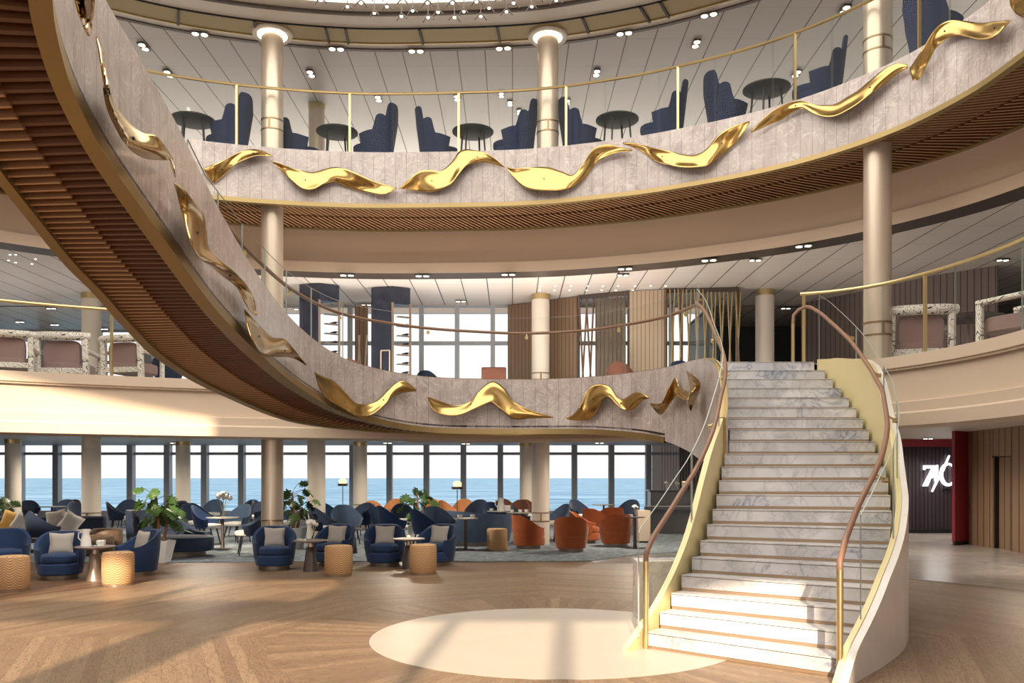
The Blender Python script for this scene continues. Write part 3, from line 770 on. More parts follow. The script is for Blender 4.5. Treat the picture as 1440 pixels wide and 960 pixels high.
gl = [(1.27, 8.40, .12, 1.15)] + [(Sl[i + 2][0], Sl[i + 2][1], Sl[i + 2][2] - .04, zz(i + 1, 1.02)) for i in range(0, 12)] + [(2.73, 10.95, 2.5, 3.25), (2.82, 11.4, 2.9, 3.5), (2.87, 12.0, 3.2, 3.85), (2.89, 12.6, 3.4, 4.3), (2.88, 13.2, 3.45, 4.62)]
glass_run(smooth(gl, .1), lambda p: p[2], lambda p: p[3], -.03, 1.2, 'glass_panel', stairs)
for k in (5, 9, 13, 17):
    p = Vector((Rn[k][0] - .06, Rn[k][1] - .03, zz(k, .90))); q = Vector((Rn[k][0] + .05, Rn[k][1], zz(k, .84)))
    under(MB().tube([p, q], .012, 8).tube([q - Vector((.02, 0, 0)), q + Vector((.02, 0, 0))], .028, 12).build('rail_bracket', M['brass']), stairs)
    p = Vector((Ln[k][0], Ln[k][1], zz(k, .86))); q = Vector((Ln[k][0] - .09, Ln[k][1] - .02, zz(k, .80)))
    under(MB().tube([p, q], .012, 8).tube([q - Vector((.02, 0, 0)), q + Vector((.02, 0, 0))], .028, 12).build('rail_bracket', M['brass']), stairs)

# ================================================================== BALUSTRADES
def balustrade(name, label, c, zlo, zrail, off, seg, posts, rail_mat, post_w=.045, rail_r=.03, glass_top=None, ends=()):
    root = empty(name, label, 'balustrade', (c[len(c) // 2][0], c[len(c) // 2][1], zlo))
    glass_run(c, zlo, (glass_top or zrail - .02), off, seg, 'glass_panel', root)
    cc = offset(c, off)
    under(MB().tube([(p[0], p[1], zrail) for p in cc], rail_r, 8).build('handrail', rail_mat), root)
    sf = Surf(cc)
    for x in posts:
        p = sf.hit(x, 500)
        h = post_w / 2
        mb = MB().box(p.x - h, p.x + h, p.y - h, p.y + h, zlo - .02, zrail)
        under(mb.build('post', M['brass']), root)
    return root
balustrade('glass_balustrade', 'glass balustrade with a thin brass rail along the top deck', U, 8.42, 9.63, .06, 1.08, (333, 492, 645, 796, 953, 1118, 1293), M['brass'])
mrr = list(reversed(MR))
balustrade('glass_balustrade', 'glass balustrade with brass rail on the middle deck to the right of the stairs', MR, 3.6, 4.80, .05, 1.3, (1130, 1301), M['brass'])
balustrade('glass_balustrade', 'glass balustrade with brass rail on the middle deck at the far left', [p for p in ML if p[0] < -6.3], 3.6, 4.84, .05, 1.3, (157,), M['brass'])
Bc = [p for p in B if not (p[1] < 13.2 and p[0] > 0)]
Bg = [p for p in Bc if not (p[1] < 7.8 and p[0] < 0)]
root = empty('glass_balustrade', 'frameless glass balustrade with a tan leather rail on the marble parapet beside the stairs', 'balustrade', (0, 16.1, 3.55))
glass_run(Bg, lambda p: p[2] + .015, lambda p: max(4.72, p[2] + .16), .04, 1.15, 'glass_panel', root)
rail = [Vector((p[0], p[1], 4.44 + .10 * min(1, max(0, -p[0] / 3.2)))) for p in offset(Bg, .10) if p[2] < 4.58]
rail = [Vector((2.88, 13.35, 4.43))] + [p for p in rail if p.y > 0]
o = under(MB().tube(rail, .027, 10).build('handrail', M['leather']), root)
br = [p for p in offset(Bg, .10) if p[2] < 4.35]
for i in range(6, len(br), 13):
    p = Vector((br[i][0], br[i][1], 4.44 + .10 * min(1, max(0, -br[i][0] / 3.2)))); q = p + Vector((0, -.06, -.09))
    under(MB().tube([p, q], .010, 6).tube([q + Vector((0, .012, 0)), q - Vector((0, .012, 0))], .032, 12).build('rail_bracket', M['brass']), root)

# ================================================================== GOLD RIBBONS ON THE PARAPETS
def resample2(pl, n):
    s = [0]
    for a, b in zip(pl, pl[1:]): s.append(s[-1] + math.hypot(b[0] - a[0], b[1] - a[1]))
    out = []
    for k in range(n + 1):
        q = s[-1] * k / n; i = 0
        while i < len(s) - 2 and s[i + 1] < q: i += 1
        t = (q - s[i]) / max(1e-9, s[i + 1] - s[i])
        out.append((pl[i][0] + (pl[i + 1][0] - pl[i][0]) * t, pl[i][1] + (pl[i + 1][1] - pl[i][1]) * t))
    return out
def sm2(pl):
    if len(pl) < 3: return pl
    Q = [tuple(2 * a - b for a, b in zip(pl[0], pl[1]))] + list(pl) + [tuple(2 * a - b for a, b in zip(pl[-1], pl[-2]))]
    out = []
    for i in range(1, len(Q) - 2):
        for k in range(8):
            t = k / 8
            out.append(tuple(.5 * (2 * b + (c - a) * t + (2 * a - 5 * b + 4 * c - d) * t * t + (3 * b - a - 3 * c + d) * t ** 3) for a, b, c, d in zip(Q[i - 1], Q[i], Q[i + 1], Q[i + 2])))
    out.append(pl[-1]); return out
def ribbon(label, surf, top, bot, phase=0.0, turns=1.5, depth=.16, bolts=(.3, .75), group=None):
    n = 72; A = resample2(sm2(top), n); Bt = resample2(sm2(bot), n); m = 11; vs = []
    for i in range(n + 1):
        t = i / n
        tw = math.sin(2 * PI * turns * .75 * t + phase) * depth * .5 * min(1, 6 * t, 6 * (1 - t))
        for j in range(m):
            q = j / (m - 1)
            x = A[i][0] + (Bt[i][0] - A[i][0]) * q; y = A[i][1] + (Bt[i][1] - A[i][1]) * q
            bulge = .025 * math.sin(PI * q) * math.sin(2 * PI * turns * .75 * t + phase + 1.2)
            bulge += .016 * math.sin(2 * PI * q + .6) * math.sin(2 * PI * turns * 1.3 * t + phase) * min(1, 8 * t, 8 * (1 - t))
            off = .035 + depth * .6 + tw * (1 - 2 * q) + bulge
            vs.append(surf.hit(x, y, max(.02, off)))
    mb = MB(); mb.add(vs, [(i * m + j, i * m + j + 1, (i + 1) * m + j + 1, (i + 1) * m + j) for i in range(n) for j in range(m - 1)], 0, None, True)
    o = mb.build('ribbon_sculpture', M['ribbon'])
    sd = o.modifiers.new('t', 'SOLIDIFY'); sd.thickness = .008; sd.offset = 0
    props(o, label, 'wall sculpture', group)
    for q in bolts:
        i = int(q * n); x = (A[i][0] + Bt[i][0]) / 2; y = (A[i][1] + Bt[i][1]) / 2
        c = Vector(vs[i * m + m // 2]); e1 = Vector(vs[(i + 1) * m + m // 2]) - c; e2 = Vector(vs[i * m + m // 2 + 1]) - c; d = e1.cross(e2).normalized()
        b = MB().tube([c - d * .012, c + d * .012], .013, 10).build('bolt', M['black']); b.parent = o
    return o
SU = Surf(U); SB = Surf(B)
def tb(L): return [(x, a) for x, (a, b) in L], [(x, b) for x, (a, b) in L]
G1 = 'gold ribbons on the top parapet'; G2 = 'gold ribbons on the sweeping parapet'
RB = [
 ('short gold ribbon on the top parapet, leftmost of its row, arching above a dark hollow', [(286,(237,238)),(300,(231,256)),(315,(225,247)),(330,(217,232)),(345,(211,224)),(360,(210,219)),(372,(213,219)),(383,(219,221))], .3, 1.2),
 ('gold ribbon on the top parapet dipping low under the two left wing chairs', [(382,(226,227)),(395,(230,240)),(410,(236,254)),(425,(240,265)),(440,(242,266)),(455,(238,259)),(470,(235,256)),(485,(237,262)),(500,(243,267)),(520,(252,271)),(540,(259,273)),(558,(264,265))], 1.5, 2.0),
 ('gold ribbon on the top parapet rising to a hump below the round table', [(562,(264,265)),(575,(252,267)),(590,(241,269)),(605,(239,270)),(620,(240,266)),(635,(228,258)),(645,(214,245)),(655,(210,234)),(665,(211,230)),(680,(214,228)),(695,(222,231)),(710,(235,236))], .8, 1.6),
 ('long gold ribbon on the top parapet just below the middle column', [(712,(235,236)),(722,(237,249)),(735,(236,262)),(750,(235,267)),(770,(235,268)),(790,(241,267)),(805,(246,263)),(820,(230,253)),(830,(214,241)),(840,(206,228)),(855,(203,219)),(870,(206,214)),(889,(211,212))], 2.2, 1.8),
 ('gold ribbon on the top parapet with a bright upturned right end', [(876,(200,202)),(890,(201,207)),(905,(204,215)),(920,(208,226)),(940,(212,232)),(960,(217,235)),(980,(217,235)),(995,(208,233)),(1010,(190,222)),(1025,(180,210)),(1040,(174,195)),(1054,(170,173))], 0.2, 2.0),
 ('slender gold ribbon climbing to the right on the top parapet', [(1056,(185,186)),(1070,(170,181)),(1085,(157,174)),(1100,(148,168)),(1115,(143,158)),(1130,(142,153)),(1145,(147,160)),(1160,(148,164)),(1175,(146,163)),(1190,(137,156)),(1205,(128,147)),(1225,(112,132)),(1245,(96,118)),(1262,(89,104)),(1277,(91,95))], 1.0, 1.4),
]
for lab, L, ph, tn in RB:
    a, b = tb(L); ribbon(lab, SU, a, b, ph, tn, .17, group=G1)
ribbon('hooked gold ribbon near the right end of the top parapet', SU, [(1279,96),(1286,86),(1298,68),(1312,45),(1325,33),(1340,28),(1360,30),(1380,32),(1400,30),(1422,28)], [(1283,112),(1292,112),(1302,95),(1315,70),(1327,58),(1342,51),(1360,52),(1380,56),(1400,50),(1422,29)], .5, 1.2, .17, (.45, .85), G1)
ribbon('dark gold ribbon tip cut by the top right corner on the parapet', SU, [(1418,-14),(1432,-22),(1450,-28),(1475,-30)], [(1421,8),(1430,20),(1446,23),(1475,0)], .5, .8, .12, (), G1)
rr2 = [
 ('dark gold ribbon pointing down at the top of the sweeping parapet', [(103,-35),(106,2),(114,28),(124,50)], [(133,-35),(132,2),(130,28),(126,51)], .4, .8),
 ('large gold ribbon sagging on the sweeping parapet, thin above and wide below', [(136,52),(143,70),(148,100),(154,128),(163,150),(180,172),(200,187),(218,190),(233,207),(243,223)], [(136,53),(141,80),(145,108),(148,138),(157,167),(180,207),(200,221),(215,224),(230,225),(243,224)], 1.2, 1.5),
 ('narrow dark gold ribbon tail hanging on the sweeping parapet', [(240,222),(244,232),(247,249)], [(238,223),(241,234),(246,249)], 0, .5),
 ('bright gold ribbon starting in a point on the sweeping parapet and twisting down', [(245,257),(258,266),(270,279),(285,300),(290,325),(294,350),(310,367),(330,382),(347,400),(357,420),(361,443)], [(245,258),(252,285),(260,315),(272,350),(284,366),(297,374),(313,388),(333,404),(343,423),(352,437),(360,444)], .6, 2.2),
 ('curled gold ribbon on the sweeping parapet ending in a long right point', [(343,434),(350,441),(360,452),(370,463),(383,474),(400,477),(412,489),(431,513)], [(344,437),(348,460),(356,480),(368,497),(387,501),(405,502),(418,506),(431,514)], 2.0, 1.6),
 ('broad gold ribbon swinging up to the right where the sweeping parapet levels out', [(442,522),(455,529),(470,536),(485,551),(500,566),(515,568),(530,563),(545,549),(558,538),(570,536),(586,548)], [(442,523),(450,547),(463,563),(480,573),(500,584),(520,584),(540,570),(552,558),(562,553),(573,551),(586,550)], 1.1, 1.3),
 ('wide bell shaped gold ribbon in the middle of the sweeping parapet', [(600,557),(620,564),(640,570),(660,565),(673,550),(687,538),(697,537),(710,547),(723,565),(747,577),(778,586)], [(601,559),(610,577),(627,584),(647,583),(667,575),(687,567),(693,566),(707,578),(723,589),(747,588),(778,587)], 2.6, 1.2),
 ('amber gold ribbon with a tall hump on the sweeping parapet', [(796,588),(808,581),(817,567),(827,547),(840,540),(857,543),(867,557),(877,561),(890,553),(901,552),(914,559)], [(797,589),(812,591),(830,589),(840,577),(848,561),(857,558),(867,568),(880,577),(893,573),(903,563),(914,560)], .9, 1.4),
 ('small zigzag gold ribbon nearest the staircase on the sweeping parapet', [(913,567),(930,566),(940,547),(950,531),(957,545),(970,551)], [(914,568),(929,583),(943,566),(952,557),(960,561),(971,563)], .3, 1.1),
 ('pointed leaf shaped gold ribbon at the right end of the sweeping parapet', [(966,521),(976,528),(985,540),(981,556),(972,577)], [(965,522),(969,535),(971,550),(967,565),(971,578)], 1.5, .9),
]
for lab, a, b, ph, tn in rr2: ribbon(lab, SB, a, b, ph, tn, .15 if len(a) > 5 else .24, (.35, .7) if len(a) > 6 else (), G2)

# ================================================================== COLUMNS
def column(x, y, z0, z1, label, rings=(), r=.225, cap=True, cove=False):
    root = empty('column', label, 'column', (x, y, z0))
    def L(mb, n, m): o = mb.build(n, m, root); return o
    L(MB().lathe([(r, 0), (r, z1 - z0)], 0, 0, 36), 'shaft', M['column'] if z1 > 7 else M['colcream'])
    for zr in rings:
        for dz in (.59, .80):
            L(MB().lathe([(r + .003, zr - z0 + dz), (r + .012, zr - z0 + dz), (r + .012, zr - z0 + dz + .025), (r + .003, zr - z0 + dz + .025)], 0, 0, 36), 'collar', M['ring'])
        L(MB().box(-.02, .02, -r - .012, -r + .02, zr - z0 + .615, zr - z0 + .80), 'collar_bar', M['ring'])
    if cap:
        L(MB().lathe([(r - .03, z1 - z0 - .14), (r + .012, z1 - z0 - .14), (r + .012, z1 - z0 - .004), (r - .03, z1 - z0 - .004)], 0, 0, 36), 'top_collar', M['brass'])
    if cove:
        L(MB().lathe([(r + .02, z1 - z0 - .03), (.40, z1 - z0 - .05), (.42, z1 - z0 - .01), (r + .02, z1 - z0 - .004)], 0, 0, 48), 'ceiling_cap', M['whitepaint'])
        L(MB().lathe([(.235, z1 - z0 - .032), (.30, z1 - z0 - .0385), (.30, z1 - z0 - .045), (.235, z1 - z0 - .04)], 0, 0, 48), 'cap_light', M['lamp'])
    return root
column(-5.0, 17.8, 0, 10.95, 'tall champagne column left of centre passing through all three decks', (0, 3.5, 8.3), cap=False, cove=True)
column(.75, 17.9, 8.3, 10.95, 'champagne column standing on the top deck in the middle of the curve', (8.3,), cap=False, cove=True)
column(6.21, 14.5, 0, 10.95, 'tall champagne column behind the right side of the staircase', (0, 3.5, 8.3), cap=False, cove=True)
column(.72, 21.5, 0, 6.3, 'column beside the orange tub chairs, continuing up in front of the slatted screen', (0, 3.5))
column(-4.93, 21.5, 0, 2.87, 'cream column just right of the tall column on the lower deck', (0,))
column(-10.55, 21.4, 0, 6.3, 'cream column behind the jug table and the stacked timber pouf at the left', (0, 3.5))
column(-10.64, 27.6, 0, 2.87, 'thin looking far column right of the large potted plant', (0,))
column(-4.98, 28, 0, 2.87, 'far column right of the brass floor lamp near the windows', (0,))
column(-15.2, 26, 0, 2.87, 'column at the left edge beside the yellow cushion', (0,))
column(.48, 28.4, 0, 2.87, 'far column half hidden behind the column by the orange chairs', (0,))
column(6.22, 21.0, 3.5, 6.3, 'column on the middle deck above the top of the stairs', ())
column(-4.85, 21.2, 8.3, 10.95, 'short grey column at the back of the top deck left of centre', (), .2)

# ================================================================== MIDDLE DECK SCREENS AND CABINETS
def px(x, d, z): return Vector((GX(x, d), d, z))
scr = empty('slatted_screen', 'brown slatted timber screen on the middle deck behind the column', 'screen', px(760, 22, 3.5))
def panel(name, x0, d0, x1, d1, z0, z1, mat, parent, th=.06):
    a = px(x0, d0, 0); b = px(x1, d1, 0)
    c = [(a.x + (b.x - a.x) * k / 6, a.y + (b.y - a.y) * k / 6) for k in range(7)]
    return under(sweep(MB(), c, [(0, z0), (0, z1), (-th, z1), (-th, z0)], smooth_f=False).build(name, mat), parent)
panel('slat_panel', 714, 22.75, 811, 21.6, 3.5, 6.28, M['slatwall'], scr)
panel('frame_post', 811, 21.6, 814, 21.58, 3.5, 6.28, M['darkstrip'], scr, .1)
scr2 = empty('rod_screen', 'pale screen of crossing and upright rods on the middle deck beside the slatted timber', 'screen', px(860, 21.2, 3.5))
def rod(x0, d0, za, x1, d1, zb, parent, r=.018, mat=None):
    return under(MB().tube([px(x0, d0, za), px(x1, d1, zb)], r, 6).build('rod', mat or M['rod']), parent)
for a, b in ((814, 822), (826, 817), (824, 833), (835, 828)): rod(a, 21.5, 6.28, b, 21.5, 3.5, scr2, .025)
for k in range(8): rod(838 + k * 5.8, 21.4 - k * .05, 3.5, 838 + k * 5.8, 21.4 - k * .05, 6.28, scr2)
panel('sheer_panel', 838, 21.95, 880, 21.7, 3.5, 6.28, M['sheer'], scr2, .01)
panel('frame_rail', 812, 21.55, 884, 21.0, 6.2, 6.29, M['darkstrip'], scr2, .08)
scr3 = empty('slatted_screen', 'pale timber slatted screen on the middle deck right of the upright rods', 'screen', px(908, 20.9, 3.5))
panel('slat_panel', 884, 21.0, 934, 20.8, 3.5, 6.28, M['slatwall2'], scr3)
panel('frame_post', 882, 21.02, 884.5, 20.98, 3.5, 6.28, M['darkstrip'], scr3, .12)
scr4 = empty('rod_screen', 'open screen of crossing bronze rods in a frame at the head of the stairs', 'screen', px(985, 20.7, 3.5))
for k in range(9):
    x = 942 + k * 11.6; rod(x, 20.75, 3.5, x + 7, 20.7, 6.26, scr4, .02, M['brass']); rod(x + 7, 20.75, 3.5, x, 20.7, 6.26, scr4, .02, M['brass'])
for x in (936, 958, 1037): rod(x, 20.75, 3.5, x, 20.75, 6.28, scr4, .045)
panel('frame_rail', 934, 20.8, 1039, 20.6, 6.2, 6.29, M['darkstrip'], scr4, .08)
scr5 = empty('rod_screen', 'small dark screen with pale crossing rods between the two display towers', 'screen', px(508, 22.3, 3.5))
panel('back_panel', 499, 22.3, 517, 22.3, 3.5, 6.2, M['slatwall'], scr5)
for a, b in ((506, 500), (504, 511), (516, 510)): rod(a, 22.2, 5.4, b, 22.2, 3.5, scr5, .02, M['column'])
# display towers with bottles
def tower(xl, xc, xr, dl, dc, dr, label):
    a = px(xl, dl, 3.5); c = px(xc, dc, 3.5); b = px(xr, dr, 3.5)
    back = a + (b - c) ; root = empty('display_tower', label, 'display cabinet', (c.x, c.y + .3, 3.5))
    poly = [(a.x, a.y), (c.x, c.y), (b.x, b.y), (back.x, back.y)]
    under(MB().prism(poly, 5.88, 6.28).build('blue_marble_top', M['bluemarble']), root)
    fr = (Vector((a.x, a.y)), Vector((c.x, c.y)), Vector((b.x, b.y)), Vector((back.x, back.y)))
    th = .06
    def wall(p, q, nm, mat, z0=3.5, z1=5.88):
        d = (q - p).normalized(); n = Vector((-d.y, d.x)) * th
        under(MB().prism([tuple(p), tuple(q), tuple(q + n), tuple(p + n)], z0, z1).build(nm, mat), root)
    wall(fr[0], fr[1], 'side_panel', M['bluemarble'])
    wall(fr[3], fr[0], 'side_panel', M['bluemarble'])
    for q in (fr[1], fr[2], fr[3]):
        under(MB().tube([(q.x, q.y, 3.5), (q.x, q.y, 5.9)], .03, 6).build('frame_post', M['champ']), root)
    m = (a + c) / 2; d2 = (c - a).normalized()
    fr_ = MB(); 
    for z in (4.2, 4.75): fr_.bar(m + d2 * -.02 + Vector((0, -.02, z - 3.5)), m + d2 * .2 + Vector((0, -.02, z - 3.5)), .03, .03)
    for s in (-.02, .2): fr_.bar(m + d2 * s + Vector((0, -.02, .7)), m + d2 * s + Vector((0, -.02, 1.25)), .03, .03)
    under(fr_.build('niche_frame', M['column']), root)
    e1 = (b - c); 
    for k in range(9):
        z = 3.75 + k * .23
        mid = [c + e1 * .12, c + e1 * .92]
        sh = MB().bar((mid[0].x + .05, mid[0].y + .12, z), (mid[1].x, mid[1].y + .12, z), .16, .015).build('shelf', M['champ']); under(sh, root)
    return root, c, e1
bot = MB().lathe([(.001, 0), (.035, 0), (.037, .005), (.037, .17), (.012, .22), (.012, .28), (.001, .28)], 0, 0, 10).build('bottle', M['navydark'])
props(bot, 'x', 'bottle')
def bottle_at(loc, lab, grp, mat=None):
    return place(bot, FIRST, loc, 0, lab), 
for ti, (args, tn) in enumerate(((( 421, 449, 477, 20.28, 20.17, 20.4), 'left'), ((522, 552, 577, 20.6, 20.5, 20.7), 'right'))):
    r_, c_, e_ = tower(*args, 'blue marble display tower with lit bottle shelves, the %s one of the pair' % tn)
    for k in range(8):
        z = 3.76 + k * .23
        b_ = place(bot, FIRST, (c_.x + e_.x * .5, c_.y + e_.y * .5 + .12, z), 0, 'bottle on the %s shelf of the %s display tower' % (('lowest', 'second', 'third', 'fourth', 'fifth', 'sixth', 'seventh', 'top')[k], tn))
        b_['group'] = 'bottles in the display towers'; b_.rotation_euler = (0, PI / 2 - .25, .2); b_.scale = (.8, .8, .75)
# booth seat by the window
bt = empty('booth_seat', 'russet leather booth back standing by the middle deck windows', 'booth seat', px(694, 20, 3.5))
under(MB().box(px(677, 20, 0).x, px(712, 20, 0).x, 19.95, 20.08, 3.5, 4.28).build('backrest', M['brownf'], bevel=.03), bt)
under(MB().box(px(679, 20, 0).x, px(710, 20, 0).x, 20.08, 20.6, 3.5, 3.95).build('seat', M['brownf'], bevel=.03), bt)

# ================================================================== DOWNLIGHTS
dl = empty('downlight', 'x', 'downlight', (0, 0, 0), 0, 'twin downlights')
MB().box(-.17, .17, -.075, .075, -.02, .0).build('housing', M['darkstrip'], dl)
for s in (-1, 1): MB().lathe([(.001, -.026), (.062, -.026), (.062, -.012), (.001, -.012)], s * .085, 0, 16).build('lamp', M['lamp'], dl)
def dlight(x, y, z, lab, rot=0, sc=1, grp=None):
    p = PF(x, y, z); o = place(dl, FIRST, p, rot, lab, (sc, sc, sc)); o['group'] = grp or 'twin downlights'; return p
LP = []
for i, (x, y) in enumerate(((281, 47), (473, 68), (585, 71), (708, 67), (878, 46), (997, 20))):
    dlight(x, y, 10.93, 'twin downlight on the top ceiling dark band, number %s from the left' % ('one', 'two', 'three', 'four', 'five', 'six')[i], [.25, .08, 0, -.1, -.25, -.4][i], 1.05)
pos = ['left of the tall left column', 'above the far left wing chair', 'just right of the tall left column', 'above the second table from the left', 'above the third table from the left', 'between the middle column and fourth table', 'high between the fourth and fifth tables', 'lower, left of the middle column', 'lower still, just left of the middle column', 'lowest one beside the middle column', 'at the top, left of the right column', 'above the right round table', 'above the wing chair beside the right column']
for i, (x, y) in enumerate(((202, 65), (237, 103), (437, 103), (532, 138), (643, 137), (839, 102), (979, 61), (705, 133), (717, 145), (730, 157), (1188, 13), (1120, 103), (798, 143))):
    p = dlight(x, y, 10.93, 'square twin downlight in the top ceiling panels, ' + pos[i], PI / 2, .85 if y > 125 and i > 6 else 1.05, 'square downlights in the top ceiling')
for i, (x, y) in enumerate(((488, 386), (594, 387), (715, 385), (879, 377), (997, 365), (1130, 345))):
    dlight(x, y, 6.275, 'twin downlight on the band over the middle deck, number %s from the left' % ('one', 'two', 'three', 'four', 'five', 'six')[i], [.08, .03, -.03, -.15, -.25, -.4][i])
pos = ['right of the left display tower', 'left of the left display tower', 'left of the slatted screen', 'above the rod screen', 'above the stairs near the fascia', 'above the stair head column', 'over the stair landing', 'over the patterned chair at the right', 'near the right edge high up', 'right of the tall right column', 'far back at the right', 'far left above the pale table', 'far left lower above the middle chair', 'left of the left deck column', 'right of the left deck column', 'over the mauve wall']
for i, (x, y) in enumerate(((515, 428), (420, 434), (648, 423), (876, 386), (1062, 365), (1105, 433), (1061, 463), (1349, 397), (1410, 365), (1310, 440), (1395, 432), (72, 433), (77, 456), (28, 452), (146, 462), (1162, 428))):
    dlight(x, y, 6.275, 'small twin downlight in the middle deck ceiling, ' + pos[i], 0, .8, 'downlights in the middle deck ceiling')
for i, (x, y) in enumerate(((245, 622), (545, 622), (655, 623), (843, 622), (1305, 616), (1375, 611))):
    dlight(x, y, 2.85, 'small downlight in the lower ceiling, number %s counted from the left' % ('one', 'two', 'three', 'four', 'five', 'six')[i], 0, .9, 'downlights in the lower ceiling')
pin = MB().lathe([(.001, -.006), (.022, -.006), (.022, .0), (.001, .0)], 0, 0, 8).build('pin_light', M['lamp']); props(pin, 'x', 'pin light')
words_n = ['one', 'two', 'three', 'four', 'five', 'six', 'seven', 'eight', 'nine', 'ten', 'eleven']
for r_, (yy, xs) in enumerate(((402, (760, 781, 803, 827, 848, 869, 893, 915, 936)), (408, (759, 780, 801, 825, 846, 866, 890)))):
    for k, x in enumerate(xs):
        o = place(pin, FIRST, PF(x, yy, 6.3), 0, 'pin light in the %s row above the screens, number %s from the left' % (('front', 'back')[r_], words_n[k])); o['group'] = 'pin lights above the screens'
for k, (x, y) in enumerate(((14, 358), (22, 358), (12, 366), (22, 369), (50, 364), (45, 371))):
    o = place(pin, FIRST, PF(x, y, 6.3), 0, 'pin light at the far left of the middle ceiling, number %s of six' % words_n[k]); o['group'] = 'pin lights at the far left'

# ================================================================== CHANDELIER PENDANTS
pd = empty('pendant_light', 'x', 'pendant light', (0, 0, 0), 0, 'pendants of the atrium chandelier')
MB().tube([(0, 0, 0), (0, 0, 1)], .008, 6).build('rod', M['bronze'], pd)
fk = MB()
for s in (-1, 1): fk.tube([(0, 0, .10), (s * .05, 0, .05), (s * .10, 0, -.01)], .011, 6)
fk.build('fork', M['bronze'], pd)
MB().lathe([(.001, .03), (.022, .034), (.026, .05), (.001, .055)], 0, 0, 16).build('lamp_disc', M['lamp'], pd)
tips = [(37, 15), (167, 45), (232, 28), (297, 76), (313, 4), (357, 45), (427, 92), (432, 18), (481, 65), (553, 28), (556, 98), (604, 72), (673, 28), (683, 98), (728, 68), (789, 22), (810, 92), (850, 52), (904, 5), (934, 70), (968, 28), (1056, 45), (1085, 0), (1174, 15)]
nm = 'first second third fourth fifth sixth seventh eighth ninth tenth eleventh twelfth thirteenth fourteenth fifteenth sixteenth seventeenth eighteenth nineteenth twentieth twenty-first twenty-second twenty-third twenty-fourth'.split()
for k, (u, v) in enumerate(tips):
    d = 13.6 + (v % 7) * .35
    o = place(pd, FIRST, PD(440 + u / 3.43, v / 3.43, d), random.uniform(-.5, .5), 'thin forked pendant light below the top ceiling, %s from the left' % nm[k])
    for ch in o.children_recursive:
        if ch.name.startswith('rod'): ch.location = (0, 0, .09); ch.scale = (1, 1, 11.02 - o.location.z - .09)
k2 = ['ahead', 'left', 'right', 'middle', 'near left', 'near right', 'outer left', 'outer right']
# ================================================================== FURNITURE PROTOTYPES  (front looks to -Y at rotation 0)
def shell(mb, rb, rt, z0, hf, A, th, n=30, nh=6, sx=1, sy=1, flare=1.0):
    A = math.radians(A); vo = []; vi = []
    for i in range(n + 1):
        t = -A + 2 * A * i / n; h = hf(math.degrees(t))
        for j in range(nh + 1):
            q = j / nh; z = z0 + (h - z0) * q; r = rb + (rt - rb) * q ** flare
            rr = r + (th * .15 * math.sin(PI * q))
            vo.append((rr * math.sin(t) * sx, rr * math.cos(t) * sy, z))
            ri = r - th * (1 - .35 * q)
            vi.append((ri * math.sin(t) * sx, ri * math.cos(t) * sy, z - (th * .15 if j == nh else 0)))
    m = nh + 1; N = len(vo); vs = vo + vi; fs = []
    for i in range(n):
        for j in range(nh):
            a, b, c, d = i * m + j, (i + 1) * m + j, (i + 1) * m + j + 1, i * m + j + 1
            fs.append((a, b, c, d)); fs.append((N + a, N + d, N + c, N + b))
        fs.append((i * m + nh, (i + 1) * m + nh, N + (i + 1) * m + nh, N + i * m + nh))
        fs.append((i * m, N + i * m, N + (i + 1) * m, (i + 1) * m))
    for i in (0, n):
        for j in range(nh): fs.append((i * m + j, i * m + j + 1, N + i * m + j + 1, N + i * m + j))
    return mb.add(vs, fs, 0, None, True)
def pad(mb, rx, ry, z0, z1, cx=0, cy=0, p=3.2, n=32, rnd=.04, bulge=.02):
    """rounded seat cushion with a superellipse outline"""
    prof = [(.0, z0), (1 - rnd * 1.5, z0), (1 - rnd * .2, z0 + rnd * .5), (1.0, (z0 + z1) / 2), (1 - rnd * .2, z1 - rnd * .5), (1 - rnd * 2, z1), (.5, z1 + bulge), (.001, z1 + bulge * 1.2)]
    vs = []
    for s, z in prof:
        for k in range(n):
            a = 2 * PI * k / n; c, q = math.cos(a), math.sin(a)
            vs.append((cx + rx * s * abs(c) ** (2 / p) * (1 if c >= 0 else -1), cy + ry * s * abs(q) ** (2 / p) * (1 if q >= 0 else -1), z))
    return mb.add(vs, [(i * n + k, i * n + (k + 1) % n, (i + 1) * n + (k + 1) % n, (i + 1) * n + k) for i in range(len(prof) - 1) for k in range(n)], 0, None, True)
def sst(t): t = min(1, max(0, t)); return t * t * (3 - 2 * t)

